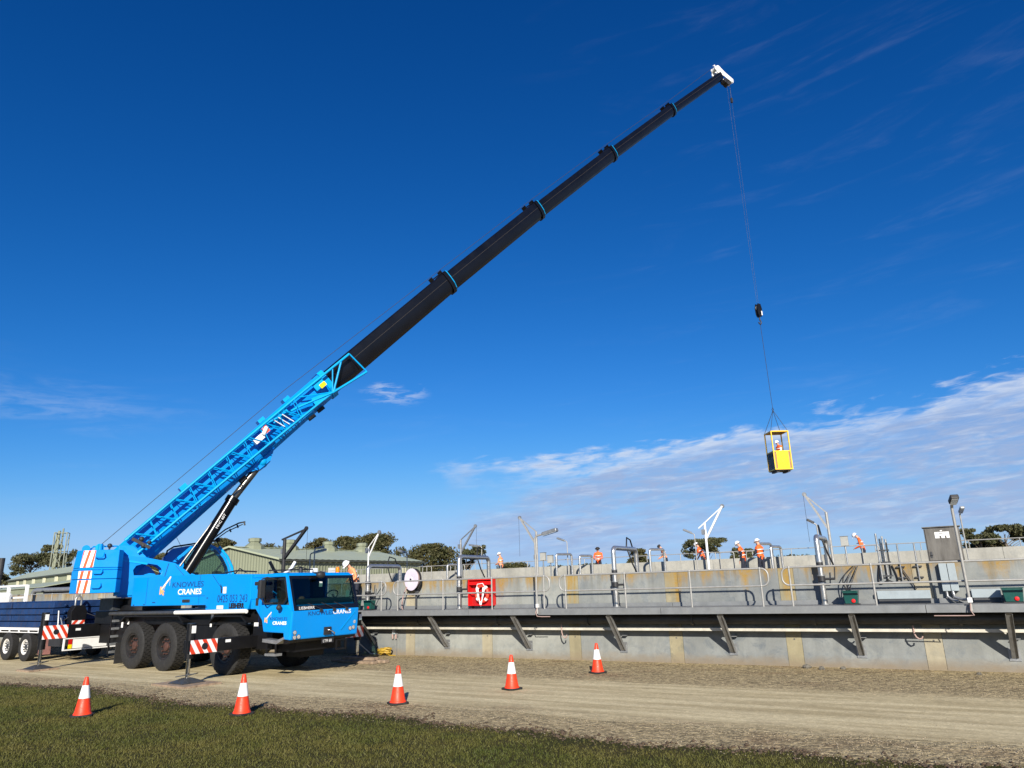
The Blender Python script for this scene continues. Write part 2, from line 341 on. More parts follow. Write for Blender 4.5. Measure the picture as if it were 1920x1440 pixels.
# ------------------------------------------------------------------ ground
def wall_coords(s):
    """node sockets: along-wall and toward-camera distance from the tank wall"""
    v1 = s.n('ShaderNodeVectorMath', operation='DOT_PRODUCT'); s.l(s.pos, v1.inputs[0]); v1.inputs[1].default_value = (math.cos(W_A), math.sin(W_A), 0)
    v2 = s.n('ShaderNodeVectorMath', operation='DOT_PRODUCT'); s.l(s.pos, v2.inputs[0]); v2.inputs[1].default_value = (-math.sin(W_A), math.cos(W_A), 0)
    m0 = -math.sin(W_A)*W_O.x + math.cos(W_A)*W_O.y
    return v1.outputs['Value'], s.math('SUBTRACT', m0, v2.outputs['Value'])
def gravel_cols(s, al, n):
    """compacted tan track between coarser brown gravel verges"""
    cx = s.n('ShaderNodeCombineXYZ'); s.l(al, cx.inputs[0]); s.l(n, cx.inputs[1]); wv = cx.outputs[0]
    streak = s.noise((.22, 3.0, 1), 6, .62, .25, wv); patch = s.noise((.6, 1.1, 1), 5, .6, .4, wv); fine = s.noise(28, 6, .72); med = s.noise(7, 5, .65)
    track = s.mix(s.ramp(streak, .40, .62), (.42, .345, .195), (.66, .565, .345)); track = s.mix(s.ramp(patch, .45, .75, 0, .5), track, (.66, .57, .36))
    track = s.mix(s.ramp(fine, .35, .7, 0, .5), track, (.35, .285, .165))
    stone = s.mix(s.ramp(fine, .3, .72), (.185, .142, .076), (.51, .415, .235)); stone = s.mix(s.ramp(med, .4, .7, 0, .5), stone, (.34, .268, .15))
    stone = s.mix(s.ramp(patch, .52, .72, 0, .75), stone, (.19, .125, .068))
    def cells(sc, lo, hi):
        v = s.n('ShaderNodeTexVoronoi'); v.inputs['Scale'].default_value = sc; v.inputs['Randomness'].default_value = 1; s.l(s.pos, v.inputs['Vector'])
        sc3 = s.n('ShaderNodeSeparateColor'); s.l(v.outputs['Color'], sc3.inputs[0]); return s.ramp(sc3.outputs[0], 0, 1, lo, hi), v.outputs['Distance']
    c1, d1 = cells(13, .55, 1.35); c2, d2 = cells(34, .6, 1.4); s.cell = s.math('ADD', s.math('MULTIPLY', d1, -.9), s.math('MULTIPLY', d2, -.5))
    def mul(c, f): 
        v = s.n('ShaderNodeVectorMath', operation='SCALE'); s.l(c, v.inputs[0]); s.l(f, v.inputs['Scale']); return v.outputs[0]
    stone = mul(stone, s.math('MULTIPLY', c1, c2)); track = mul(track, s.ramp(s.math('MULTIPLY', c1, c2), .3, 1.9, .82, 1.18))
    wob = s.math('ADD', n, s.math('MULTIPLY', s.math('SUBTRACT', patch, .5), 2.2))
    inner = s.math('MULTIPLY', s.ramp(wob, 3.2, 4.6), s.ramp(wob, 8.6, 7.6))
    return track, stone, inner, fine, med, patch, streak
s = NT('gravel_ground'); s.set(Roughness=.95, Specular_IOR_Level=.2); al, nn_ = wall_coords(s)
track, stone, inner, fine, med, patch, streak = gravel_cols(s, al, nn_)
s.col(s.mix(s.math('MULTIPLY', inner, .55), stone, track)); s.bump(s.math('ADD', s.math('MULTIPLY', fine, .5), s.cell), .8, .02); GROUNDM = s.m
s = NT('compacted_track'); s.set(Roughness=.93, Specular_IOR_Level=.2); al, nn_ = wall_coords(s)
track, stone, inner, fine, med, patch, streak = gravel_cols(s, al, nn_)
s.col(s.mix(inner, stone, track)); s.bump(s.math('ADD', s.math('MULTIPLY', fine, .45), s.math('MULTIPLY', streak, .8)), .5, .02); ROADM = s.m
s = NT('lawn_soil'); s.set(Roughness=.95, Specular_IOR_Level=.1)
a_ = s.noise(1.1, 5, .6); b_ = s.noise(14, 5, .7)
s.col(s.mix(s.ramp(b_, .3, .7), s.mix(s.ramp(a_, .35, .65), (.045, .046, .012), (.085, .066, .025)), (.028, .028, .009))); s.bump(b_, .8, .03); LAWNM = s.m
s = NT('grass_blades'); s.set(Roughness=.6, Specular_IOR_Level=.25)
a_ = s.noise(.55, 6, .65, .5); b_ = s.noise(70, 2); c_ = s.noise(2.1, 5, .65, .4)
g = s.mix(s.ramp(a_, .34, .66), (.046, .064, .008), (.112, .100, .024)); g = s.mix(s.ramp(b_, .40, .75, 0, .7), g, (.15, .130, .040)); g = s.mix(s.ramp(c_, .5, .7, 0, .55), g, (.036, .058, .005))
s.col(g); GRASSM = s.m

def sheet(name, pts, z, m, kind='structure', parent=None):
    b = MB(); b.add([(*p[:2], z) for p in pts], [list(range(len(pts)))]); o = b.build(name, m, parent)
    if kind: o['kind'] = kind
    return o
sheet('ground', [(-3000, -3000), (3000, -3000), (3000, 3000), (-3000, 3000)], 0, GROUNDM)
def wavy(m, s0, s1, step, amp, seed):
    r = random.Random(seed); ph = [r.uniform(0, 9) for _ in range(5)]
    out = []; x = s0
    while x <= s1+1e-6:
        out.append((x, m + amp*(math.sin(x*.55+ph[0])*.5 + math.sin(x*1.7+ph[1])*.3 + math.sin(x*4.3+ph[2])*.2) + r.uniform(-.05, .05)*min(1, amp*4))); x += step
    return out
rp = wavy(-8.2, -120, 60, .35, .22, 1) + wavy(-3.9, -120, 60, .35, .2, 2)[::-1]
sheet('road', [wloc(a, b_) for a, b_ in rp], .004, ROADM)
lawn_edge = lambda x: -9.55 + .16*math.sin(x*.6+1) + .10*math.sin(x*1.9) + .05*math.sin(x*5.1) + .045*math.sin(x*11.3+.7) + .04*math.sin(x*23.1) + .03*math.sin(x*41.7+2) + .35*math.exp(-((x+19)/3.5)**2)
lp = [(x, lawn_edge(x)) for x in np.arange(-90, 50.1, .06)] + [(50, -120), (-90, -120)]
sheet('lawn', [wloc(a, b_) for a, b_ in lp], .008, LAWNM)

def fast_mesh(name, V, F, m, label, cat, kind='stuff'):
    me = bpy.data.meshes.new(name); nf, k = F.shape
    me.vertices.add(len(V)); me.vertices.foreach_set('co', V.astype(np.float32).ravel()); me.loops.add(nf*k); me.loops.foreach_set('vertex_index', F.astype(np.int32).ravel())
    me.polygons.add(nf); me.polygons.foreach_set('loop_start', np.arange(0, nf*k, k, dtype=np.int32)); me.update(calc_edges=True); me.materials.append(m)
    o = bpy.data.objects.new(name, me); COL.objects.link(o); o['kind'] = kind; o['label'] = label; o['category'] = cat; return o
NB = 640000
gs = rng.uniform(-31, 6, NB); gm = rng.uniform(-17.5, -9.2, NB)
edge = np.array([lawn_edge(x) for x in np.linspace(-31, 6, 2000)])[((gs+31)/37*1999).astype(int)]
dist = edge-gm
patchy = .5+.5*np.sin(gs*2.3+1.7*np.sin(gm*3.1))*np.sin(gm*4.7+gs*.9)
keep = (dist > -.75) & (rng.random(NB) < np.clip(.12+(dist+.35*(patchy-.4))/.8, .0, 1)*np.clip(.55+.6*patchy, .5, 1)); gs, gm, dist = gs[keep], gm[keep], dist[keep]; n_ = len(gs)
h = (.016+.036*rng.random(n_)**2)*np.clip(.6+dist*.4, .5, 1.05); w = .003+.004*rng.random(n_); th = rng.uniform(0, 2*np.pi, n_); ln = rng.uniform(.0, 1.3, n_)*h; la = rng.uniform(0, 2*np.pi, n_)
base = np.c_[gs, gm, np.full(n_, .006)]; d_ = np.c_[np.cos(th), np.sin(th), np.zeros(n_)]*w[:, None]
V = np.empty((n_*3, 3)); V[0::3] = base-d_; V[1::3] = base+d_; V[2::3] = base+np.c_[np.cos(la)*ln, np.sin(la)*ln, h]
ca, sa = math.cos(W_A), math.sin(W_A)
V = np.c_[V[:, 0]*ca-V[:, 1]*sa+W_O.x, V[:, 0]*sa+V[:, 1]*ca+W_O.y, V[:, 2]]
fast_mesh('grass', V, np.arange(n_*3).reshape(-1, 3), GRASSM, 'short winter grass growing beside the gravel track', 'grass')
def stones(name, s0, s1, m0, m1, N, rmin, rmax, m, label, seed):
    g = np.random.default_rng(seed); a = g.uniform(s0, s1, N); b = m0+(m1-m0)*g.random(N); r = rmin+(rmax-rmin)*g.random(N)**3
    O8 = np.array([(1, 0, 0), (0, 1, 0), (-1, 0, 0), (0, -1, 0), (0, 0, 1), (0, 0, -.6)], float); F8 = np.array([(0, 1, 4), (1, 2, 4), (2, 3, 4), (3, 0, 4), (1, 0, 5), (2, 1, 5), (3, 2, 5), (0, 3, 5)])
    ang = g.uniform(0, 6.28, N); P = O8[None]*g.uniform(.6, 1.3, (N, 6, 1))*r[:, None, None]*np.array([1.2, .9, .6])
    X = P[..., 0]*np.cos(ang)[:, None]-P[..., 1]*np.sin(ang)[:, None]+a[:, None]; Y = P[..., 0]*np.sin(ang)[:, None]+P[..., 1]*np.cos(ang)[:, None]+b[:, None]; Z = P[..., 2]+r[:, None]*.22+.003
    V = np.stack([X*ca-Y*sa+W_O.x, X*sa+Y*ca+W_O.y, Z], -1).reshape(-1, 3)
    F = (F8[None]+6*np.arange(N)[:, None, None]).reshape(-1, 3); return fast_mesh(name, V, F, m, label, 'gravel')
STONEM = mat('gravel_stone', (.29, .24, .165), .9, var=.6, sc=22)
stones('gravel_stones', -30, 5, -9.9, -7.9, 22000, .004, .017, STONEM, 'loose gravel strewn along the grass edge of the track', 3)
stones('gravel_stones', -30, 6, -4.2, -.02, 16000, .004, .016, STONEM, 'loose gravel strewn along the foot of the concrete wall', 4)
stones('gravel_stones', -30, 6, -7.9, -4.2, 5000, .003, .011, STONEM, 'sparse pebbles scattered over the compacted track', 5)
SOILM = mat('dark_soil_clod', (.075, .050, .030), .95, var=.5, sc=16)
def clods(N, seed):
    o = stones('soil_clods', -31, 6, 0, 1, N, .008, .042, SOILM, 'dark soil clods and dead turf along the ragged lawn edge', seed)
    me = o.data; v = np.empty(len(me.vertices)*3, np.float32); me.vertices.foreach_get('co', v); v = v.reshape(-1, 6, 3); c = v.mean(1); g = np.random.default_rng(seed+1)
    dx, dy = c[:, 0]-W_O.x, c[:, 1]-W_O.y; a = dx*ca+dy*sa; b = -dx*sa+dy*ca; e = np.array([lawn_edge(q) for q in a]); sh = (e+g.normal(.02, .13, len(a)))-b
    v[:, :, 0] += (-sa*sh)[:, None]; v[:, :, 1] += (ca*sh)[:, None]; me.vertices.foreach_set('co', v.ravel()); me.update()
clods(6500, 9)
g = random.Random(5)
ROCKM = mat('field_rock', (.12, .11, .09), .9, var=.4, sc=9, bump=.6)
for k, (a, b_, r_) in enumerate(((-3.35, -.35, .09), (-3.0, -.5, .07), (-2.55, -.28, .055), (.2, -.6, .05))):
    m_ = MB(); m_.ball((0, 0, r_*.35), r_, 9, 6, (1.2, .9, .7)); m_.v = [p*(1+g.uniform(-.14, .14)) for p in m_.v]
    o = m_.build('rock', ROCKM); o.location = wloc(a, b_); tag(o, ('largest dark rock in the row of three at the wall foot', 'middle sized dark rock in the row of three at the wall foot', 'smallest dark rock in the row of three at the wall foot', 'lone dark rock on the gravel near the lamp post')[k], 'rock', 'rocks along the wall foot')

# ------------------------------------------------------------------ concrete tank
S0, S1, PITCHW = -50.0, 8.0, 3.0645
tank = thing('concrete_tank', 'long pale concrete tank wall with buff pilasters and ochre lichen stains', 'tank', W_O, W_A)
pil = [-.575 + k*PITCHW for k in range(-16, 3)]
ZT = 2.385
rr = random.Random(11)
for i, p in enumerate(pil):
    o = MB().box((p-.185, -.012, -.3), (p+.185, .30, ZT-.002)).build('pilaster', PILAS[{13: 1, 14: 3, 15: 1, 12: 0, 16: 2}.get(i, rr.choice((0, 2)))], tank)
    b = MB(); b.lathe([(.022, 0), (.022, .002)], 10, Matrix.Translation((p+.01, -.0125, .645)) @ Matrix.Rotation(R(90), 4, 'X')); b.build('tie_hole', mat('joint_shadow_grey', (.10, .10, .095), .9), o)
    if i+1 < len(pil):
        a, b_ = p+.192, pil[i+1]-.192; mid = (a+b_)/2
        MB().box((a, 0, -.3), (b_, .30, ZT)).build('wall_panel', CONC[{15: 2, 14: 2, 13: 1, 16: 1, 17: 1}.get(i, rr.choice((0, 0, 1)))], tank)
MB().box((pil[0], .03, -.3), (pil[-1], .29, ZT-.06)).build('wall_core', mat('joint_shadow_grey', (.10, .10, .095), .9), tank)
k = -50
while k < 10:
    MB().box((k+.006, 17.0, 0), (k+3.06, 17.3, 3.085)).build('far_wall_panel', FARC, tank); k += 3.0645
MB().box((-50, 17.3, 2.10), (10, 19.6, 2.30)).build('far_walkway_slab', FARC, tank)
MB().box((-50, 13.2, 1.85), (10, 14.8, 2.0)).build('centre_walkway_slab', FARC, tank)
MB().box((-50, .31, .2), (-49.7, 19.6, 2.38)).build('end_wall', FARC, tank); MB().box((9.7, .31, .2), (10, 19.6, 2.38)).build('end_wall', FARC, tank)
WATER = mat('tank_water', (.03, .04, .03), .08, var=.1)
b = MB(); b.add([wloc(-49.7, .3), wloc(9.7, .3), wloc(9.7, 17), wloc(-49.7, 17)], [(0, 1, 2, 3)]); b.v = [Vector((p.x, p.y, 1.75)) for p in b.v]; o = b.build('water', WATER); o['kind'] = 'structure'

# walkway on raking brackets
walk = thing('access_walkway', 'grey galvanised walkway on raking brackets bolted along the tank wall', 'walkway', W_O, W_A)
jn = [S0 + k*PITCHW*2 - .05 for k in range(10)]
GRATE = mat('deck_grating', (.23, .235, .235), .7, .3, var=.25, sc=10, bump=.6, bsc=60)
k = 0
for s0 in np.arange(-49.6, 8, PITCHW*2):
    s1 = s0+PITCHW*2-.012
    b = MB(); b.box((s0, -1.06, 1.31), (s1, -1.045, 1.475)); b.box((s0, -1.044, 1.31), (s1, -.98, 1.322)); b.box((s0, -1.044, 1.463), (s1, -.98, 1.474)); b.build('edge_channel', BEAMG, walk)
    MB().box((s0, -.97, 1.44), (s1, -.02, 1.47)).build('deck_plate', GRATE, walk)
    MB().box((s0, -.06, 1.472), (s1, -.045, 1.58)).build('toe_board', BEAMG, walk)
BRK = mat('bracket_steel', (.20, .20, .195), .6, .3, var=.25, sc=5, dirt=.4, dirtcol=(.14, .12, .10))
for i in range(-16, 3):
    s0 = .945 + i*3.065
    b = MB(); b.bar((s0, -.98, 1.30), (s0, -.03, .30), .13, .014, (0, .7, .7)); b.bar((s0-.06, -.95, 1.28), (s0-.06, -.05, .34), .012, .09, (0, .7, .7)); b.bar((s0+.06, -.95, 1.28), (s0+.06, -.05, .34), .012, .09, (0, .7, .7))
    b.box((s0-.05, -.97, 1.322), (s0+.05, -.01, 1.435)); b.build('bracket', BRK, walk)
    b = MB(); b.box((s0-.11, -.018, .235), (s0+.11, -.001, .52)); b.tube((s0+.06, -.04, .42), (s0+.06, -.01, .42), .02); b.build('foot_plate', GALV, walk); MB().box((s0+.02, -.16, .70), (s0+.16, -.02, .715)).build('tray_cleat', GALV, walk)
b = MB(); b.box((S0, -.33, .852), (S1, -.315, .925)); b.box((S0, -.314, .852), (S1, -.16, .862)); b.box((S0, -.16, .852), (S1, -.15, .925))
for x in np.arange(-48.2, 8, 3.065): b.box((x-.02, -.315, .82), (x+.02, -.001, .851))
tag(b.build('cable_tray', mat('pale_tray', (.55, .52, .44), .6, .2, var=.2, sc=3, dirt=.2)), 'pale horizontal steel cable tray under the walkway brackets', 'cable tray')
bpy.data.objects['cable_tray'].matrix_world = WM
b = MB(); b.tube((S0, -.32, 1.14), (S1, -.32, 1.14), .125, n=18)
for x in np.arange(-49, 8, 3.065): b.tube((x-.03, -.32, 1.14), (x+.03, -.32, 1.14), .155, n=18)
o = b.build('service_pipe', mat('dark_pipe', (.06, .06, .06), .5, .3, var=.2), smooth=40); o.matrix_world = WM; tag(o, 'long dark round pipe running in shadow under the walkway', 'pipe')

# handrails: one thing per section, D-shaped ends
def handrail(s0, posts, length, label):
    t = thing('handrail', label, 'handrail', wloc(s0, -1.03), W_A, 'handrail sections along the walkway')
    zt, zm, r = 2.385, 1.965, .0225; c = .16
    x0, x1 = 0, length
    pts = [(x0+c, 0, zt), (x1-c, 0, zt)] + [tuple(p) for p in arc((x1-c, 0, zt-c), c, 90, 0, 6)][1:] + [tuple(p) for p in arc((x1-c, 0, zm+c), c, 0, -90, 6)] + [(x0+c, 0, zm)] + [tuple(p) for p in arc((x0+c, 0, zm+c), c, -90, -180, 6)][1:] + [tuple(p) for p in arc((x0+c, 0, zt-c), c, 180, 90, 6)][:-1]
    MB().path(pts, r, 8, closed=True).build('rail_loop', GALVL, t, smooth=50)
    for p in posts:
        b = MB(); b.tube((p, 0, 1.33), (p, 0, zt-.02), .024, n=8); b.ball((p, 0, zt), .036, 8, 6); b.ball((p, 0, zm), .034, 8, 6); b.box((p-.04, -.012, 1.33), (p+.04, .012, 1.46)); b.build('post', GALVL, t, smooth=50)
desc = {0: 'galvanised handrail section in front of the red lifebuoy box', 1: 'galvanised handrail section between the lamp post and the next rail gap, ahead of bare wall', 2: 'galvanised handrail section in front of the dark steel cabinet', -1: 'galvanised handrail section beside the blue cab, ahead of the green valve boxes'}
for i in range(-5, 3):
    s0 = -15.80 + i*6.128
    handrail(s0, (.18, 2.0, 3.82, 5.61), 5.80, desc.get(i, {-2: 'galvanised handrail section on the walkway hidden behind the driver cab', -3: 'galvanised handrail section on the walkway behind the crane turret', -4: 'galvanised handrail section on the walkway behind the black hook block', -5: 'galvanised handrail section on the walkway beside the thick grey elbow pipe'}.get(i, '')))
# far rails
t = thing('far_handrail', 'thin galvanised handrail on the far side of the tank', 'handrail', W_O, W_A)
b = MB(); b.tube((-50, 17.6, 3.44), (9.5, 17.6, 3.44), .022, n=6); b.build('top_rail', GALVL, t); b = MB(); b.tube((-50, 17.6, 2.97), (9.5, 17.6, 2.97), .018, n=6); b.build('mid_rail', GALVL, t)
for x in np.arange(-49, 9, 1.85): MB().tube((x, 17.6, 2.45), (x, 17.6, 3.44), .02, n=6).build('post', GALVL, t)
for x, lab in ((-28.1, 'bent grab hoop on the far wall behind the hose reel'), (-25.6, 'bent grab hoop on the far wall beside the grey davit'), (-9.4, 'bent grab hoop on the far wall beside the white davit'), (-8.1, 'bent grab hoop on the far wall behind the worker with dark sleeves'), (-2.9, 'bent grab hoop on the far wall beside the bending worker')):
    t = thing('ladder_hoop', lab, 'handrail', wloc(x, 16.9), W_A, 'grab hoops on the far wall')
    MB().path([(-.35, 0, 2.6), (-.35, 0, 3.3)]+[tuple(p) for p in arc((-.25, 0, 3.3), .1, 180, 90, 4)]+[tuple(p) for p in arc((.25, 0, 3.3), .1, 90, 0, 4)]+[(.35, 0, 2.6)], .024, 7).build('hoop', GALVL, t, smooth=60)

# ------------------------------------------------------------------ pipework and fittings on the tank
def arch_pipe(s, m0, m1, z0, zt, z1, r, label, valve=True, hose=False, group=None, dx=0., mt=None):
    t = thing('arched_pipe', label, 'pipe', wloc(s, 0), W_A, group); c = r*2.1
    dirv = Vector((dx, m1-m0, 0)); L = dirv.length; dirv.normalize(); A = Vector((0, m0, 0))
    P = [A+Vector((0, 0, z0)), A+Vector((0, 0, zt-c))]+arc(A+dirv*c+Vector((0, 0, zt-c)), c, 180, 90, 6, dirv)[1:]+arc(A+dirv*(L-c)+Vector((0, 0, zt-c)), c, 90, 0, 6, dirv)+[A+dirv*L+Vector((0, 0, z1))]
    MB().path(P, r, 14).build('pipe', mt or STAIN, t, smooth=50)
    if valve:
        zv = z0+(zt-z0)*.37
        b = MB()
        for z, rr_ in ((zv-.09, r*1.45), (zv+.09, r*1.45), (zv+.3, r*1.25), (zv+.42, r*1.25)): b.lathe([(rr_, z-.014), (rr_, z+.014)], 16, Matrix.Translation(A))
        b.build('flange', GALV, t, smooth=40)
        b = MB(); b.lathe([(r*1.28, zv-.07), (r*1.28, zv+.07)], 16, Matrix.Translation(A)); b.tube(A+Vector((0, 0, zv)), A+Vector((.30, 0, zv)), .03); b.tube(A+Vector((.30, 0, zv-.02)), A+Vector((.33, 0, zv+.28)), .014)
        b.build('butterfly_valve', DARK, t, smooth=40); b = MB(); b.lathe([(r*1.15, zv+.30), (r*1.22, zv+.36), (r*1.15, zv+.42)], 16, Matrix.Translation(A)); b.build('bellows', DARK, t, smooth=40)
        b = MB(); b.lathe([(r*1.5, z0), (r*1.5, z0+.025)], 16, Matrix.Translation(A)); b.build('floor_flange', GALV, t)
    if hose:
        e = A+dirv*L; b = MB(); hp = [e+Vector((-.05, .0, zt-.15)), e+Vector((-.08, -.2, zt+.28)), e+Vector((-.05, -.55, zt+.34)), e+Vector((0, -.75, zt+.05)), e+Vector((.1, -.65, zt-.4)), e+Vector((.2, -.5, zt-.75))]
        b.path(hp, .022, 6); b.build('flexible_hose', CABLE, t, smooth=60)
    return t
arch_pipe(-13.72, -.25, 1.55, 1.475, 3.10, 2.0, .070, 'arched stainless pipe rising beside the red lifebuoy box', hose=True)
arch_pipe(-8.28, -.25, 1.55, 1.475, 3.12, 2.0, .068, 'arched stainless pipe with black hose loop beside the lichen pilaster', hose=True)
arch_pipe(-2.75, -.25, 1.35, 1.475, 3.12, 2.0, .066, 'thick arched stainless pipe below the davit with long slanted arm', hose=True)
arch_pipe(-17.62, -.25, 1.5, 1.475, 2.95, 2.0, .072, 'arched pipe with dark lagging beside the blue driver cab', hose=True)
arch_pipe(-41.3, .5, 1.2, 1.475, 2.60, 2.55, .12, 'thick grey elbow pipe behind the blue steel mats', valve=False, dx=4.8, mt=GALV)
for x, h_, L, lab in ((-18.3, 3.68, 1.4, 'thin arched pipe standing past the lamp with long head'), (-12.95, 3.68, 1.3, 'thin arched pipe beside the bare-headed worker'), (-7.6, 3.68, 1.3, 'thin arched pipe beside two workers in white helmets'), (-7.0, 3.52, .8, 'short dark arched pipe behind two workers'), (-16.9, 3.54, .9, 'short dark arched pipe left of the worker in a dark cap'), (-25.6, 3.4, 1.2, 'thin arched pipe beyond the hose reel')):
    arch_pipe(x, 15.6, 16.5, 2.2, h_, 2.4, .062, lab, valve=False, group='thin arched pipes over the tank', dx=L*.35)
def cables(pts_list, label, r=.014, m=CABLE, name='cable_bundle', cat='cables'):
    t = thing(name, label, cat, W_O, W_A)
    for P in pts_list: MB().path(P, r, 6).build('cable', m, t, smooth=60)
def sag(a, b, n=7, dz=.2, dx=0.):
    a, b = Vector(a), Vector(b); return [a.lerp(b, i/n)+Vector((dx*math.sin(math.pi*i/n), 0, -dz*math.sin(math.pi*i/n))) for i in range(n+1)]
cables([sag((-2.02+.05*k, -.03-.01*k, 2.37), (-2.2+.03*k, -.36, 1.80), 8, .05*k, -.16+.05*k) for k in range(3)], 'black cables hanging to the green valve box with red cap')
cables([[(-1.30, -.03, 2.9), (-1.30, -.04, 2.0)], sag((-1.44, -.04, 2.36), (-1.30, -.05, 2.02), 8, .22, -.12), sag((-1.16, -.04, 2.36), (-1.30, -.05, 2.02), 8, .2, .14), [(-1.20, -.03, 2.9), (-1.20, -.04, 2.1)], sag((-1.0, -.05, 2.36), (-.72, -.06, 1.80), 8, .1, .05)], 'looped black cables under the clustered vertical pipes')
cables([sag((-18.35+.05*k, -.1, 2.6), (-18.1+.06*k, -.5, 1.75), 7, .06, .04*k) for k in range(4)] + [sag((-17.0, -.15, 2.32), (-17.25, -.45, 1.75), 5, .02)], 'black cables running down to the green valve boxes by the cab')
# clustered vertical pipes near the stained pilaster
t = thing('pipe_cluster', 'cluster of slim vertical pipes clamped to the wall top beside hanging cables', 'pipes', wloc(-1.30, 0), W_A)
for dx, dm, zt in ((-.14, -.05, 3.12), (-.06, .1, 3.0), (.03, -.02, 3.05), (.11, .12, 2.98)):
    MB().tube((dx*.75, dm-.03, 2.05), (dx*.75, dm-.03, zt), .024, n=10).build('pipe', STAIN, t, smooth=50)
for z in (2.10, 2.42, 2.7): MB().box((-.14, -.10, z), (.14, -.085, z+.03)).build('clamp', DGREY, t)
for x, lab in ((-.62, 'slim vertical conduit clamped to the wall right beside the dark cabinet'), (-.98, 'slim vertical conduit clamped between the pipe cluster and the stained pilaster')):
    t = thing('conduit_stand', lab, 'conduit', wloc(x, 0), W_A, 'conduits beside the cabinet')
    MB().tube((0, -.06, 2.0), (0, -.06, 2.85), .018, n=8).build('pipe', GALV, t, smooth=50); b = MB(); b.box((-.09, -.075, 2.05), (.09, -.02, 2.08)); b.box((-.09, -.075, 2.30), (.09, -.02, 2.33)); b.build('clamp', DGREY, t)
# control cabinet
s = NT('weathered_steel_cabinet'); s.set(Roughness=.48, Metallic=.35)
a_ = s.noise((5, 5, .7), 6, .65); b_ = s.noise(2, 5, .6)
s.col(s.mix(s.ramp(a_, .35, .7), s.mix(s.ramp(b_, .3, .7), (.045, .042, .038), (.12, .11, .095)), (.21, .20, .18))); CABINET = s.m
t = thing('control_cabinet', 'dark weathered steel cabinet with a white sign on top of the wall', 'cabinet', wloc(0, .30), W_A)
MB().box((-.37, -.10, 2.40), (.37, .35, 3.20)).build('body', CABINET, t, bevel=.008); MB().box((-.345, -.118, 2.43), (.345, -.101, 3.17)).build('door', CABINET, t, bevel=.005)
MB().box((-.40, -.14, 3.202), (.40, .38, 3.222)).build('rain_hood', CABINET, t)
b = MB(); b.box((-.31, -.132, 2.50), (-.27, -.119, 2.64)); b.tube((-.30, -.15, 2.56), (-.26, -.15, 2.56), .012); b.build('handle', DGREY, t)
sg = MB(); sg.prism([(-.15, -.124, 3.09), (.15, -.124, 3.09), (.15, -.124, 2.945), (.085, -.124, 2.945), (.085, -.124, 3.0), (.05, -.124, 3.0), (.05, -.124, 2.945), (-.02, -.124, 2.945), (-.02, -.124, 3.0), (-.06, -.124, 3.0), (-.06, -.124, 2.945), (-.15, -.124, 2.945)], (0, .004, 0)); sgo = sg.build('sign', STICKER, t)
MB().box((-.03, -.124, 3.105), (.015, -.120, 3.13)).build('sticker', STICKER, t)
text('UNIT 2', .045, BLACKP, sgo, (1, 0, 0), (0, 0, 1), (-.08, -.127, 3.03), name='sign_lettering')
t = thing('junction_enclosure', 'pale blue grey two door enclosure under the dark cabinet', 'enclosure', wloc(-.02, 0), W_A)
PGREY = mat('pale_blue_grey', (.30, .35, .37), .5, .1, var=.08, dirt=.2, dirtcol=(.2, .2, .19))
for x0, x1 in ((-.17, -.012), (.0, .16)): MB().box((x0, -.14, 1.74), (x1, -.012, 2.36)).build('door', PGREY, t, bevel=.006)
MB().box((-.165, -.12, 1.75), (.155, -.005, 2.35)).build('body', DGREY, t)
b = MB(); b.path([(-.1, -.09, 1.74), (-.1, -.10, 1.62), (-.02, -.14, 1.55), (.1, -.2, 1.52)], .03, 8); b.path([(.02, -.09, 1.74), (.04, -.12, 1.6), (.2, -.2, 1.55), (.34, -.3, 1.56)], .035, 8); b.build('conduit', GALV, t, smooth=60)
for x0, x1, lab in ((-1.57, -.45, 'long pale grey cable trough cover left of the two door enclosure'), (.36, .92, 'short pale grey cable trough cover right of the lamp post')):
    t = thing('cable_trough', lab, 'cable trough', wloc(0, 0), W_A)
    MB().box((x0, -.20, 1.585), (x1, -.066, 1.77)).build('cover', PGREY, t, bevel=.006); MB().box((x0+.02, -.18, 1.478), (x1-.02, -.08, 1.583)).build('plinth', DGREY, t)
def valve_box(s, m, lab, cap=True, sc=1.):
    t = thing('valve_box', lab, 'valve box', wloc(s, m), W_A)
    MB().box((-.17*sc, -.13, 1.475), (.17*sc, .13, 1.50)).build('base', DARK, t)
    MB().hexa([(-.14*sc, -.11, 1.50), (.14*sc, -.11, 1.50), (.14*sc, .11, 1.50), (-.14*sc, .11, 1.50), (-.17*sc, -.13, 1.78), (.17*sc, -.13, 1.78), (.17*sc, .13, 1.78), (-.17*sc, .13, 1.78)]).build('body', GREEN, t, bevel=.012)
    MB().box((-.18*sc, -.14, 1.782), (.18*sc, .14, 1.80)).build('rim', GREEN, t)
    if cap: b = MB(); b.lathe([(.042, 0), (.046, .012), (.038, .022), (.015, .026)], 16, Matrix.Translation((.05, -.115, 1.565)) @ Matrix.Rotation(R(90), 4, 'X')); b.build('red_cap', RED, t, smooth=40)
valve_box(-17.3, -.5, 'green valve box with dull red corner on the walkway', True); valve_box(-17.95, -.5, 'green valve box on the walkway half hidden by the cab', False)
valve_box(-2.12, -.45, 'small green valve box with bright red cap below hanging cables', True); valve_box(1.12, -.45, 'wide green valve box with red cap past the bare wall stretch', True, 1.15)
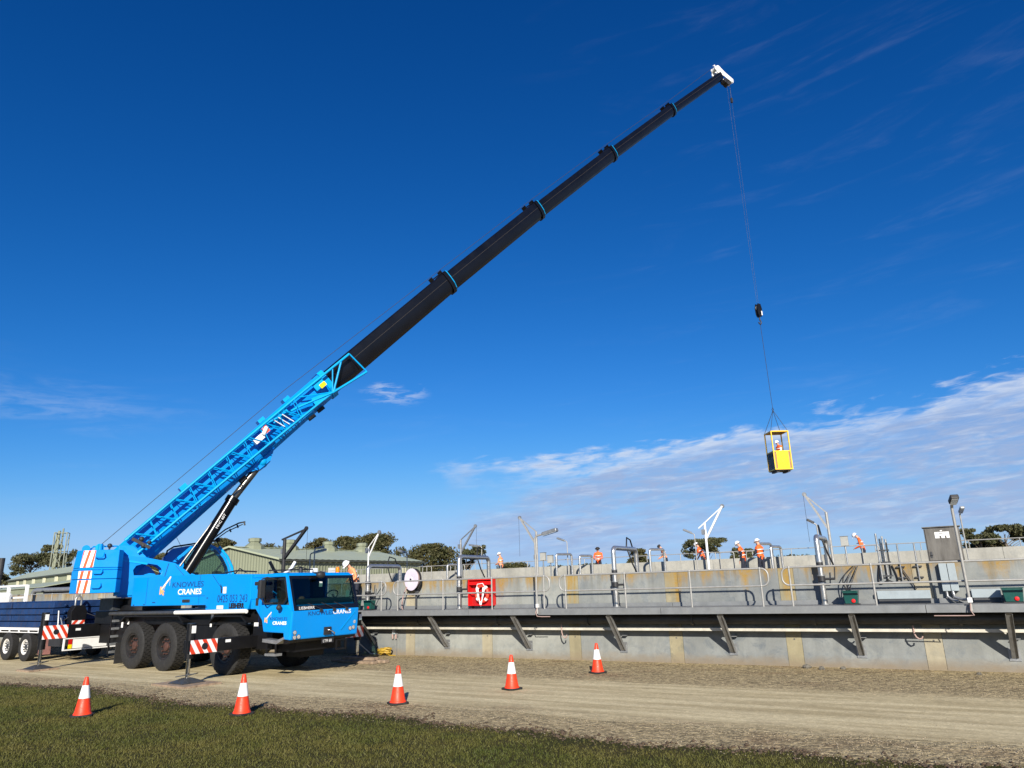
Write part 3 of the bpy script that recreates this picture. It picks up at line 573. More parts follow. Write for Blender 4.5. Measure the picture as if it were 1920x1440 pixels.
# lifebuoy housing
t = thing('lifebuoy_box', 'open red lifebuoy housing standing on the walkway', 'lifebuoy box', wloc(-12.93, 0), W_A)
MB().box((-.46, -.04, 1.56), (.46, -.012, 2.37)).build('back_panel', REDD, t)
for nm, a_, b_ in (('side_panel', (-.46, -.24, 1.56), (-.435, -.041, 2.37)), ('side_panel', (.435, -.24, 1.56), (.46, -.041, 2.37)), ('top_panel', (-.434, -.24, 2.345), (.434, -.041, 2.37)), ('bottom_panel', (-.434, -.24, 1.56), (.434, -.041, 1.585))): MB().box(a_, b_).build(nm, RED, t)
MB().hexa([(-.434, -.23, 2.20), (.434, -.23, 2.20), (.434, -.05, 2.20), (-.434, -.05, 2.20), (-.434, -.12, 2.343), (.434, -.12, 2.343), (.434, -.05, 2.343), (-.434, -.05, 2.343)]).build('hood', RED, t)
b = MB(); b.box((-.4, -.2, 1.475), (-.34, -.05, 1.559)); b.box((.34, -.2, 1.475), (.4, -.05, 1.559)); b.build('leg', DGREY, t)
t = thing('lifebuoy', 'orange ring lifebuoy with white rope hanging in the red housing', 'lifebuoy', wloc(-12.93, -.15), W_A)
MB().path([Vector((.02+.22*math.cos(a_), 0, 1.93+.24*math.sin(a_))) for a_ in np.linspace(0, 2*math.pi, 25)[:-1]], .055, 10, closed=True).build('ring', mat('lifebuoy_red', (.75, .06, .03), .5), t, smooth=60)
for a_ in (45, 135, 225, 315):
    c = Vector((.02+.22*math.cos(R(a_)), 0, 1.93+.24*math.sin(R(a_)))); tt = Vector((-math.sin(R(a_)), 0, math.cos(R(a_)))); MB().tube(c-tt*.04, c+tt*.04, .058, n=10).build('band', WHITEP, t, smooth=60)
b = MB()
for q in range(5): b.path(sag((-.16+.02*q, -.07, 2.08), (.18-.02*q, -.07, 2.12), 10, .42+.035*q), .012, 6)
b.path([(-.14, -.07, 2.1), (-.1, -.075, 2.22), (.1, -.075, 2.24), (.17, -.07, 2.14)], .014, 6); b.build('rope', WHITEP, t, smooth=60)
# hose reel
t = thing('hose_reel', 'large lilac white hose reel on a post above the walkway', 'hose reel', wloc(-15.62, -.25), W_A)
FX = Matrix.Translation((0, 0, 2.44)) @ Matrix.Rotation(R(90), 4, 'X')
FX = Matrix.Translation((0, 0, 2.44)) @ Matrix.Rotation(R(-12), 4, 'Z') @ Matrix.Rotation(R(90), 4, 'X')
b = MB(); b.lathe([(.36, .06), (.36, .075), (.12, .085), (.1, .08), (.08, .09)], 32, FX); b.build('front_disc', PINKW, t, smooth=30)
b = MB(); b.lathe([(.36, -.085), (.36, -.07)], 32, FX); b.build('rear_disc', DARK, t, smooth=30); b = MB(); b.lathe([(.28, -.069), (.31, -.03), (.31, .03), (.28, .059)], 28, FX); b.build('hose_coil', PINK, t, smooth=30)
b = MB(); b.lathe([(.035, .08), (.035, .11)], 12, FX); b.build('hub', DARK, t); b = MB(); b.tube((.06, .1, 1.475), (.06, .1, 2.44), .03); b.tube((.06, .1, 2.44), (0, 0, 2.44), .03); b.tube((.06, .1, 1.95), (.2, .02, 2.02), .022); b.ball((.2, .02, 2.02), .04); b.build('post', DGREY, t, smooth=50)
b = MB(); b.path([(-.22, -.05, 2.2), (-.33, -.08, 1.95), (-.38, -.1, 1.7), (-.36, -.12, 1.52), (-.30, -.15, 1.49)], .022, 8); b.build('hose', PINK, t, smooth=60)
# wall outlet, hanging leads, hose heap
t = thing('socket_outlet', 'small grey socket outlet with pink plugs low on the wall', 'outlet', wloc(-16.55, 0), W_A)
MB().box((-.10, -.07, .66), (.03, -.001, .83)).build('box', PGREY, t, bevel=.008); b = MB(); b.lathe([(.04, 0), (.04, .02)], 14, Matrix.Translation((-.04, -.07, .76)) @ Matrix.Rotation(R(90), 4, 'X')); b.build('dial', WHITEP, t)
for x in (-.08, .06): b = MB(); b.tube((x, -.06, .66), (x+.02, -.07, .52), .035, .025); b.build('plug', PINK, t, smooth=50)
b = MB(); b.tube((.08, -.02, 0), (.08, -.02, .80), .012); b.box((.05, -.04, .58), (.13, -.002, .84)); b.build('conduit', GALV, t)
def lead(s, z0, drop, lab, m=PINK):
    t = thing('hanging_lead', lab, 'cable', wloc(s, -.35), W_A)
    MB().path([(0, 0, z0), (0, 0, z0-drop*.6), (.03, 0, z0-drop*.85), (.09, 0, z0-drop), (.15, .0, z0-drop*.92), (.16, 0, z0-drop*.78)], .018, 8).build('cable', m, t, smooth=60)
lead(-10.02, 1.05, .42, 'pale pink cable hook hanging under the walkway near the lichen pilaster'); lead(-.92, 1.0, .30, 'pale cable loop hanging under the walkway near the lamp post base'); lead(-2.2, .95, .20, 'short black cable loop hanging below the tray', CABLE)
b = MB(); g = random.Random(3)
for k in range(9): 
    cx, cy, r1 = g.uniform(-.10, .10), g.uniform(-.08, .08), g.uniform(.14, .26); tl = g.uniform(-.3, .3)
    b.path([(cx+r1*math.cos(a_)*1.15, cy+r1*.6*math.sin(a_), .05+.025*k+tl*r1*math.cos(a_)*.4+.06*abs(math.sin(a_*1.5))) for a_ in np.linspace(0, 6.283, 19)[:-1]], .024, 6, closed=True)
b.path([(.2, 0, .05), (.35, -.05, .03), (.5, .02, .03), (.62, -.06, .03)], .02, 6)
o = b.build('hose_heap', HOSEY, smooth=60); o.matrix_world = rotz(W_A, wloc(-16.75, -.32)) @ Matrix.Scale(.8, 4); tag(o, 'tangled yellow hose heaped at the foot of the wall', 'hose')
b = MB(); b.path([(-17.2, -.95, 1.42), (-17.35, -1.1, 1.2), (-17.45, -1.0, .8), (-17.42, -.8, .4), (-17.2, -.5, .08), (-16.9, -.4, .05)], .02, 8); o = b.build('water_hose', mat('pale_hose', (.5, .47, .42), .5), smooth=60); o.matrix_world = WM; tag(o, 'pale hose drooping from the walkway beside the blue cab', 'hose')

# lamps
def lamp(s, m, z0, zt, hd, lab, L=.5, r=.028, tilt=12, group='area lamps on slim posts', dark=False, reach=.28):
    t = thing('area_lamp', lab, 'lamp', wloc(s, m), W_A, group)
    dx, dy = hd; d = Vector((dx, dy, 0)).normalized(); q = Vector((0, 0, 0))
    P = [(0, 0, z0), (0, 0, zt-.12)]+[tuple(p) for p in arc((d.x*.12, d.y*.12, zt-.12), .12, 180, 90, 4, d)][1:]+[tuple(d*reach+Vector((0, 0, zt+.03)))]
    MB().path(P, r, 8).build('post', GALVL, t, smooth=50)
    a = d*reach+Vector((0, 0, zt+.03)); e = a+d*L+Vector((0, 0, L*math.tan(R(tilt))))
    MB().bar(a, e, .17, .10).build('lamp_head', DARK if dark else GALV, t, bevel=.02); MB().bar(a+Vector((0, 0, -.056)), a.lerp(e, .96)+Vector((0, 0, -.056)), .13, .012).build('lens', LENS, t)
    return t
l = lamp(-10.36, -1.16, 1.35, 3.55, (1, 0), 'area lamp with long grey head on a post at the rail gap', .48); b = MB(); b.box((-.02, -.05, 1.52), (.05, .04, 1.62)); b.build('post_box', STICKER, l)
b = MB(); b.path([(0, -.02, 1.5), (-.03, -.05, 1.38), (.02, -.06, 1.28), (.16, -.04, 1.27), (.42, -.03, 1.27)], .012, 7); b.build('lead', PINK, l, smooth=60)
l = lamp(.285, -1.13, 1.35, 3.62, (.25, -1), 'tall area lamp seen end on in front of the dark cabinet', .24, .030, 25, dark=True, reach=.14); b = MB(); b.box((-.04, -.06, 1.52), (.05, .05, 1.62)); b.build('post_box', STICKER, l)
b = MB(); b.path([(0, -.05, 1.5), (-.02, -.08, 1.36), (.03, -.09, 1.26), (-.08, -.06, 1.25), (-.72, -.03, 1.25)], .012, 7); b.build('lead', PINK, l, smooth=60)
lamp(.80, 16.5, 2.4, 4.55, (.25, -1), 'thin distant area lamp standing just past the dark cabinet', .4, .03, 25, reach=.15)
lamp(-18.05, 16.5, 2.4, 4.42, (-1, 0), 'small distant area lamp whose head tips up beside the long-headed lamp', .42, .025, 20, reach=.18); lamp(-10.82, 16.5, 2.4, 4.40, (-1, 0), 'small distant area lamp next to the white davit', .4, .025, 25, reach=.15)
lamp(-23.73, 16.5, 2.4, 4.42, (-1, 0), 'distant area lamp above the arched pipe near the trees', .6, .025, 8); lamp(-29.38, 16.5, 2.4, 4.30, (-1, 0), 'distant area lamp in front of the shed gable end', .55, .03, 18, reach=.2)
lamp(-4.98, 16.5, 2.4, 4.50, (-1, -.3), 'thin dark curved lamp beside the davit with long slanted arm', .3, .03, 30, dark=True, reach=.1); lamp(-27.0, 6, 2.0, 3.95, (1, 0), 'area lamp with wide head in front of the green shed roof', .75, .03, 8)
lamp(-26.2, 5.5, 2.0, 4.15, (.2, 1), 'slim lamp post above the driver cab roof', .22, .03, 5)

# davits
def davit(s, m, z0, zp, tip, low, lab, mt=GALVL, r=.055, rope=True, group='tripod davits over the tank', top=None):
    t = thing('davit_crane', lab, 'davit', wloc(s, m), W_A, group)
    MB().tube((0, 0, z0), (0, 0, zp), r*1.15, n=10).build('mast', mt, t, smooth=50)
    tp = Vector((tip[0], 0, tip[1])); lw = Vector((0, 0, low)); MB().bar(lw, tp, r*1.7, r*1.7).build('boom', mt, t)
    b_ = Vector(top) if top else Vector((0, 0, zp)); MB().bar(b_, tp.lerp(lw, .06)+Vector((0, 0, .03)), r*1.0, r*1.0).build('tie_bar', mt, t)
    b = MB(); b.lathe([(.10, -.04), (.10, .04)], 14, Matrix.Translation(tp) @ Matrix.Rotation(R(90), 4, 'X')); b.build('sheave', DARK if mt is DARK else GALV, t, smooth=40)
    if rope: b = MB(); b.tube(tp+Vector((tip[0]*.06, 0, 0)), tp+Vector((tip[0]*.06, 0, -2.2)), .008, n=5); b.build('wire', STEELC, t)
    b = MB(); b.box((-.18, -.07, low+(.25 if tip[0] > 0 else -.75)), (.02, .10, low+(.5 if tip[0] > 0 else -.5))); b.build('winch', GALV, t)
    MB().lathe([(.14, z0), (.14, z0+.03)], 14).build('base_plate', mt, t)
davit(-19.93, 16.4, 2.4, 5.03, (-1.06, 5.90), 4.25, 'galvanised davit with steep raised arm beside the long-headed lamp')
davit(-10.22, 16.4, 2.4, 4.85, (.98, 5.64), 4.05, 'white davit with wide flat arm', WHITE, .052, False, top=(-.32, 0, 4.62))
davit(-4.48, 16.4, 2.4, 4.98, (-.84, 5.88), 4.20, 'galvanised davit with long slanted arm above the thick arched pipe')
davit(-25.17, 16.4, 2.4, 4.86, (1.08, 5.62), 4.1, 'grey davit leaning over the tank beside the orange worker', GALV)
davit(-28.86, 6, 1.9, 4.73, (1.50, 5.19), 3.75, 'dark painted davit in front of the green shed roof', DARK, .075, True, top=(-.2, 0, 4.72))
davit(-26.35, 9.5, 1.9, 4.3, (.72, 5.05), 3.75, 'white davit in front of the green shed wall', WHITE, .034, False)
for x, m_, z, lab in ((-16.1, 10, 3.2, 'pale grey instrument box on a post left of the worker in a dark cap'), (-15.72, 10, 3.07, 'lower pale instrument box on a post'), (-3.2, 10, 3.2, 'pale instrument box beside the worker bending by the pipes')):
    t = thing('instrument_box', lab, 'instrument box', wloc(x, m_), W_A); MB().box((-.13, -.08, z), (.13, .08, z+.34)).build('box', mat('instrument_grey', (.34, .34, .31), .5), t, bevel=.01); MB().tube((0, 0, 1.8), (0, 0, z), .03).build('post', GALV, t); MB().box((-.15, -.1, z+.345), (.15, .1, z+.36)).build('hood', GALV, t)

# ------------------------------------------------------------------ mobile crane (x forward, y to the far side)
crane = thing('mobile_crane', 'bright blue three axle mobile crane with a long black telescopic boom raised', 'crane', C_O, C_A)
NY = -1.30
exv = Vector((math.cos(C_A), math.sin(C_A), 0)); eyv = Vector((-math.sin(C_A), math.cos(C_A), 0))
# chassis
b = MB(); b.box((-9.2, -.55, .78), (.9, .55, 1.30)); b.box((-8.95, -1.02, 1.30), (.25, 1.02, 1.72)); b.box((-3.35, -1.0, .62), (-2.1, 1.0, 1.29)); b.box((-8.55, -1.0, .7), (-6.9, 1.0, 1.29)); b.box((-.42, -1.0, .68), (.42, 1.0, 1.29))
b.build('chassis', BLACK, crane, bevel=.01)
for x0, x1 in ((-6.85, -3.35), (-2.1, -.35)):
    for sy in (-1, 1):
        b = MB(); b.prism([(x0, 0, 1.40), (x0+.25, 0, 1.58), (x1-.25, 0, 1.58), (x1, 0, 1.40), (x1-.05, 0, 1.38), (x1-.28, 0, 1.54), (x0+.28, 0, 1.54), (x0+.05, 0, 1.38)], (0, .9, 0)); b.v = [p+Vector((0, -1.28 if sy < 0 else .38, 0)) for p in b.v]; b.build('mudguard', BLACK, crane)
for x in (-5.95, -4.21, -1.23):
    b = MB(); b.tube((x, -.85, .68), (x, .85, .68), .13, n=10); b.ball((x, 0, .68), .26, 10, 6); b.build('axle', DGREY, crane, smooth=50)
# hydraulic / exhaust tube along the near side
b = MB(); b.tube((-3.75, NY-.0, 1.665), (-.36, NY, 1.69), .058, n=12); b.build('side_tube', WHITE, crane, smooth=50, label='white half of the long side tube')
b = MB(); b.tube((-7.45, NY, 1.645), (-3.76, NY, 1.665), .055, n=12); b.box((-7.4, -1.3, 1.66), (-7.3, -1.0, 1.70)); b.box((-1.0, -1.3, 1.66), (-.9, -1.0, 1.70)); b.build('side_tube', DGREY, crane, smooth=50)
# wheels
def wheel_meshes(rad, wid, lugs, rimm, hubm, deep):
    t = MB(); h = wid/2; ri = rad*.54
    t.lathe([(ri, -h*.86), (ri*1.12, -h*.98), (rad*.80, -h), (rad*.93, -h*.94), (rad*.975, -h*.82), (rad*.975, h*.82), (rad*.93, h*.94), (rad*.80, h), (ri*1.12, h*.98), (ri, h*.86)], 48, closed=True)
    for k in range(lugs):
        for row, off in ((-.62, 0), (-.2, .5), (.22, 0), (.63, .5)):
            a = 2*math.pi*(k+off)/lugs; M = Matrix.Rotation(a, 4, 'Z') @ Matrix.Translation((rad*.975, 0, row*h)); dz = h*.19; dt = math.pi*rad/lugs*.74
            t.box((-.01, -dt, -dz), (rad*.027, dt, dz), M)
    r = MB(); r.lathe([(ri*1.0, -h*.90), (ri*.99, -h*.84), (ri*.86, -h*.80), (ri*.80, -h*deep), (ri*.50, -h*deep*.9), (ri*.46, -h*deep*1.05), (ri*.2, -h*deep*1.25), (.02, -h*deep*1.25)], 36, caps=False)
    hb = MB(); hb.lathe([(ri*.36, -h*deep*.95), (ri*.34, -h*deep*1.5), (ri*.22, -h*deep*1.7), (.01, -h*deep*1.72)], 20)
    for k in range(10):
        a = 2*math.pi*k/10; M = Matrix.Translation((ri*.58*math.cos(a), ri*.58*math.sin(a), -h*deep)); hb.lathe([(.022, -.05), (.022, .03)], 6, M)
    obs = []
    for nm, mb, m, sm in (('tyre', t, RUBBER, 0), ('rim', r, rimm, 35), ('hub', hb, hubm, 35)):
        o = mb.build(nm, m, None, smooth=sm or 38); obs.append(o.data); bpy.data.objects.remove(o)
    return obs
def wheel(parent, meshes, x, y, z, near):
    ang = R(90) if near else R(-90)
    w = bpy.data.objects.new('wheel', meshes[1]); COL.objects.link(w); w.parent = parent; w.location = (x, y, z); w.rotation_euler = (-ang, random.uniform(0, 6), 0) if False else (R(-90) if near else R(90), 0, 0)
    for nm, me in (('tyre', meshes[0]), ('hub', meshes[2])):
        c = bpy.data.objects.new(nm, me); COL.objects.link(c); c.parent = w
WC = wheel_meshes(.685, .44, 34, RIMB, NUTS, .38)
for x in (-5.95, -4.21, -1.23):
    for sy in (-1, 1): wheel(crane, WC, x, sy*1.10, .688, sy < 0)
# blue carrier housing beside the turret
b = MB(); b.prism([(-6.26, NY, 2.745), (-6.26, NY, 1.868), (-2.27, NY, 1.868), (-2.27, NY, 1.735), (-.32, NY, 1.735), (-.22, NY, 2.0), (-.22, NY, 2.675), (-2.2, NY, 2.735)], (0, .62, 0)); b.build('side_housing', BLUE, crane, bevel=.02)
b = MB(); b.box((-2.1, -.66, 1.735), (-.25, 1.15, 2.60)); b.build('engine_cover', BLUE, crane, bevel=.03)
for x in (-5.42, -2.62): MB().box((x-.006, NY-.004, 1.90), (x+.006, NY-.0005, 2.73)).build('panel_seam', NAVYP, crane)
b = MB(); b.bar((-2.02, NY-.003, 2.70), (-1.50, NY-.003, 2.28), .006, .02, (0, 1, 0)); b.build('panel_seam', NAVYP, crane)
MB().prism([(-1.62, NY-.006, 2.45), (-1.55, NY-.006, 2.36), (-1.52, NY-.006, 2.20), (-1.57, NY-.006, 2.18)], (0, .005, 0)).build('latch', BLACKP, crane)
MB().box((-1.48, NY-.006, 2.18), (-1.33, NY-.001, 2.36)).build('sticker', STICKER, crane); MB().box((-1.72, NY-.005, 1.755), (-1.42, NY-.001, 1.85)).build('sticker', STICKER, crane)
b = MB(); b.box((-3.42, NY-.03, 1.955), (-3.05, NY-.001, 2.04)); b.build('door_handle', DARK, crane, bevel=.03); MB().box((-5.05, NY-.004, 1.955), (-4.88, NY-.001, 1.985)).build('sticker', NAVYP, crane)
for x, z in ((-6.1, 1.89), (-5.5, 1.90), (-2.2, 2.05), (-2.22, 1.80)): MB().box((x-.04, NY-.004, z), (x+.04, NY-.001, z+.03)).build('sticker', NAVYP, crane)
SX, SZ = (1, 0, 0), (0, 0, 1)
def logo(x, z, k, p, y, extra=True):
    g = MB()
    for a_, c_, w_ in (((0, 0), (.02, .40), .085), ((.06, .16), (.34, -.02), .085)): g.bar((x+a_[0]*k, y, z+a_[1]*k), (x+c_[0]*k, y, z+c_[1]*k), .002, w_*k, (0, 1, 0)) if False else g.bar((x+a_[0]*k, y, z+a_[1]*k), (x+c_[0]*k, y, z+c_[1]*k), w_*k*1.4, .002, (0, 1, 0))
    g.bar((x+.04*k, y-.002, z+.22*k), (x+.38*k, y-.002, z+.14*k), .07*k, .002, (0, 1, 0)); g.build('logo_base', ORANGEP, p)
    g = MB(); g.bar((x+.1*k, y-.003, z+.25*k), (x+.80*k, y-.003, z+.82*k), .10*k, .002, (0, 1, 0)); g.ball((x+.82*k, y-.003, z+.84*k), .055*k, 10, 6, (1, .04, 1)); g.bar((x+.80*k, y-.003, z+.80*k), (x+.80*k, y-.003, z+.42*k), .012*k, .002, (0, 1, 0)); g.bar((x+.30*k, y-.003, z+.2*k), (x+.48*k, y-.003, z+.52*k), .02*k, .002, (0, 1, 0)); g.build('logo_boom', PEACHP, p)
logo(-4.66, 2.20, .60, crane, NY-.004)
text('KNOWLES', .225, NAVYP, crane, SX, SZ, (-4.05, NY-.004, 2.395), sxw=1.52, space=1.0)
text('CRANES', .225, WHITEP, crane, SX, SZ, (-3.72, NY-.004, 2.185), sxw=1.45, bold=.004)
MB().box((-3.6, NY-.004, 2.125), (-2.32, NY-.001, 2.135)).build('underline', NAVYP, crane)
text('0425 053 243', .30, NAVYP, crane, SX, SZ, (-1.72, NY-.004, 1.935), sxw=.83, bold=-.001)
text('LIEBHERR', .185, BLACKP, crane, SX, SZ, (-1.16, NY-.004, 1.775), sxw=.86, bold=.011)
# driver cab: hollow shell
XF = 1.50; FY = 1.08
cabp = lambda y: [(-.20, y, 1.735), (-.02, y, 1.735), (.30, y, 1.46), (.40, y, 1.15), (1.22, y, 1.10), (1.24, y, .97), (XF, y, .955), (XF+.04, y, 1.66), (XF+.02, y, 1.69), (-.20, y, 1.69)]
b = MB(); b.prism([(-.20, NY, 1.735), (.02, NY, 1.735), (.31, NY, 1.45), (.40, NY, 1.15), (1.22, NY, 1.13), (1.24, NY, .975), (XF, NY, .955), (XF+.05, NY, 1.69), (1.36, NY, 1.84), (.42, NY, 1.84), (.28, NY, 2.0), (-.20, NY, 2.0)], (0, FY-NY, 0)); cabo = b.build('cab_body', BLUE, crane, bevel=.035)
b = MB(); b.prism([(-.20, NY+.02, 2.56), (-.20, NY+.02, 2.66), (1.12, NY+.02, 2.665), (1.26, NY+.02, 2.60), (1.25, NY+.02, 2.56)], (0, FY-NY-.04, 0)); b.build('cab_roof', BLUE, crane, bevel=.03)
b = MB(); b.box((-.20, NY+.01, 2.0), (.27, NY+.09, 2.56)); b.box((-.20, NY+.1, 1.9), (-.12, FY-.02, 2.56)); b.box((-.20, FY-.08, 2.0), (.2, FY, 2.56)); b.build('cab_rear_wall', BLUE, crane)
b = MB()
for y0, y1 in ((NY+.0, NY+.075),): b.hexa([(XF-.05, y0, 1.68), (XF+.045, y0, 1.68), (XF+.045, y1, 1.68), (XF-.05, y1, 1.68), (1.17, y0+.02, 2.60), (1.255, y0+.02, 2.60), (1.255, y1, 2.60), (1.17, y1, 2.60)])
b.build('pillar', BLUE, crane)
b = MB(); b.hexa([(XF-.05, FY-.09, 1.68), (XF+.045, FY-.09, 1.68), (XF+.045, FY, 1.68), (XF-.05, FY, 1.68), (1.17, FY-.09, 2.58), (1.255, FY-.09, 2.58), (1.255, FY-.02, 2.58), (1.17, FY-.02, 2.58)]); b.build('pillar', WINDK, crane)
# windscreen with black border, wiper strip and glass
def scr(y, z): return Vector((XF+.052-(z-1.68)*.315, y, z))
b = MB()
for (y0, z0), (y1, z1) in (((NY+.06, 1.685), (FY-.02, 1.80)), ((NY+.06, 2.50), (FY-.02, 2.585)), ((NY+.06, 1.80), (NY+.13, 2.50)), ((FY-.11, 1.80), (FY-.02, 2.50))):
    P = [scr(y0, z0), scr(y1, z0), scr(y1, z1), scr(y0, z1)]; b.hexa([P[0]-Vector((.02, 0, 0)), P[1]-Vector((.02, 0, 0)), P[1], P[0], P[3]-Vector((.02, 0, 0)), P[2]-Vector((.02, 0, 0)), P[2], P[3]])
b.build('windscreen_border', WINDK, crane)
b = MB(); P = [scr(NY+.13, 1.80), scr(FY-.11, 1.80), scr(FY-.11, 2.50), scr(NY+.13, 2.50)]; o_ = Vector((.010, 0, 0)); b.hexa([P[0]-o_*1.5, P[1]-o_*1.5, P[1]-o_, P[0]-o_, P[3]-o_*1.5, P[2]-o_*1.5, P[2]-o_, P[3]-o_]); b.build('windscreen', GLASSC, crane)
text('LIEBHERR', .105, WHITEP, crane, (0, 1, 0), (0, 0, 1), scr(NY+.20, 1.71)+Vector((.012, 0, 0)), sxw=1.2)
for y in (-.35, .12, .58):
    b = MB(); b.tube(scr(y, 1.70)+Vector((.03, 0, 0)), scr(y-.42, 1.86)+Vector((.02, 0, 0)), .010, n=6); b.box(scr(y, 1.66)-Vector((0, .04, .03)), scr(y, 1.70)+Vector((.05, .04, 0))); b.build('wiper', DARK, crane)
# door window
b = MB(); WP = [(.42, 1.86), (1.18, 1.86), (1.34, 2.02), (1.20, 2.54), (.34, 2.54), (.30, 2.10)]; WI = [(.47, 1.91), (1.15, 1.91), (1.27, 2.04), (1.15, 2.49), (.39, 2.49), (.36, 2.12)]
b.plate_hole([(x, NY-.004, z) for x, z in WP], [(x, NY-.004, z) for x, z in WI], (0, .03, 0)); b.build('window_frame', WINDK, crane)
b = MB(); b.prism([(x, NY+.006, z) for x, z in WI], (0, .005, 0)); b.build('door_window', GLASSC, crane)
b = MB(); b.prism([(.25, FY-.004, 1.9), (1.32, FY-.004, 1.9), (1.18, FY-.004, 2.55), (.25, FY-.004, 2.55)], (0, .005, 0)); b.build('far_door_window', GLASS, crane)
b = MB(); b.box((.02, NY-.006, 1.83), (.14, NY-.001, 2.03)); b.build('door_handle', DARK, crane, bevel=.03)
b = MB(); b.box((.20, NY-.004, 1.25), (.205, NY-.001, 2.54)); b.build('panel_seam', NAVYP, crane)
logo(.46, 1.40, .30, crane, NY-.004)
text('KNOWLES', .115, NAVYP, crane, SX, SZ, (.66, NY-.004, 1.455), sxw=1.3); text('CRANES', .115, WHITEP, crane, SX, SZ, (.78, NY-.004, 1.345), sxw=1.32, bold=.003); MB().box((.80, NY-.004, 1.315), (1.24, NY-.001, 1.322)).build('underline', NAVYP, crane)
text('KNOWLES', .15, NAVYP, crane, (0, 1, 0), (0, 0, 1), (XF+.048, -.78, 1.545), sxw=1.25); text('CRANES', .15, WHITEP, crane, (0, 1, 0), (0, 0, 1), (XF+.048, .10, 1.545), sxw=1.2, bold=.003)
# cab interior
b = MB(); b.prism([(1.05, NY+.12, 1.84), (1.38, NY+.12, 1.84), (1.40, NY+.12, 1.90), (1.25, NY+.12, 1.98), (1.05, NY+.12, 1.96)], (0, FY-NY-.24, 0)); b.build('dashboard', mat('dash_green_grey', (.03, .05, .048), .7), crane)
b = MB(); b.path([Vector((1.0+.05*math.cos(a_), .55+.21*math.sin(a_), 2.06+.12*math.cos(a_))) for a_ in np.linspace(0, 6.283, 21)[:-1]], .016, 6, closed=True); b.tube((1.0, .55, 2.06), (1.12, .55, 1.95), .02); b.build('steering_wheel', DARK, crane, smooth=60)
for y in (-.62, .55): b = MB(); b.box((.35, y-.22, 1.845), (.85, y+.22, 1.98)); b.hexa([(.30, y-.22, 1.98), (.45, y-.22, 1.98), (.45, y+.22, 1.98), (.30, y+.22, 1.98), (.22, y-.19, 2.48), (.33, y-.19, 2.48), (.33, y+.19, 2.48), (.22, y+.19, 2.48)]); b.build('seat', DARK, crane, bevel=.03)
MB().box((1.22, .86, 1.95), (1.23, .99, 2.16)).build('paper_notice', mat('pale_notice', (.45, .6, .52), .8), crane); b = MB(); b.ball((1.2, -.72, 1.98), .085, 10, 7, (.8, 1.2, .8)); b.build('cap_on_dash', mat('brown_cap', (.25, .11, .07), .8), crane, smooth=60)
# front details
for y, zs in ((NY+.14, ((0, 1.14), (.0, 1.02), (.13, 1.03))), (FY-.14, ((0, 1.30), (-.03, 1.15), (-.15, 1.13)))):
    for dy, z in zs:
        b = MB(); b.lathe([(.052, 0), (.048, .014), (.01, .018)], 16, Matrix.Translation((XF+.012, y+dy, z)) @ Matrix.Rotation(R(90), 4, 'Y')); b.build('headlight', LENS, crane, smooth=35)
        b = MB(); b.lathe([(.062, 0), (.062, .01)], 16, Matrix.Translation((XF+.008, y+dy, z)) @ Matrix.Rotation(R(90), 4, 'Y')); b.build('headlight_ring', DGREY, crane)
b = MB(); b.box((XF+.0, -.18, 1.02), (XF+.05, .06, 1.22)); b.build('tow_recess', DARK, crane); b = MB(); b.path([(XF+.05, -.08, 1.15), (XF+.16, -.02, 1.12), (XF+.16, .08, 1.06), (XF+.06, .16, 1.02)], .02, 6); b.build('tow_cable', CHROME, crane, smooth=60)
b = MB(); b.bar((XF+.028, .42, 1.12), (XF+.05, .92, 1.58), .012, .012); b.build('crease_trim', BLUE2, crane)
b = MB(); b.box((XF-.02, -.22, .80), (XF+.005, .20, .93)); b.build('number_plate', BLACKP, crane); text('LTM 60', .105, STICKER, crane, (0, 1, 0), (0, 0, 1), (XF+.007, -.19, .825), sxw=.95)
b = MB(); b.prism([(1.2, NY+.05, .975), (XF-.03, NY+.05, .952), (XF-.06, NY+.05, .90), (1.2, NY+.05, .86)], (0, FY-NY-.1, 0)); b.build('front_bumper', BLACK, crane); b = MB(); b.plate_hole([(XF-.1, .35, .86), (XF-.1, .75, .86), (XF-.1, .75, .58), (XF-.1, .35, .58)], [(XF-.1, .41, .83), (XF-.1, .69, .83), (XF-.1, .69, .62), (XF-.1, .41, .62)], (.03, 0, 0)); b.build('tow_frame', BLACK, crane)
b = MB(); b.box((.42, -.8, .62), (1.15, .8, .97)); b.box((.3, -.4, .45), (.9, .4, .63)); b.build('front_underbody', BLACK, crane)
b = MB(); b.prism([(.42, NY-.02, .90), (1.0, NY-.02, .86), (1.28, NY-.02, .98), (1.28, NY-.02, 1.04), (1.0, NY-.02, .95), (.42, NY-.02, .985)], (0, .25, 0)); b.build('entry_step', GALV, crane); b = MB(); b.box((.55, NY-.02, .56), (.98, NY+.2, .62)); b.build('entry_step', GALV, crane); b = MB(); b.box((.56, NY+.0, .62), (.6, NY+.03, .88)); b.box((.92, NY+.0, .62), (.96, NY+.03, .88)); b.build('step_hanger', BLACK, crane)
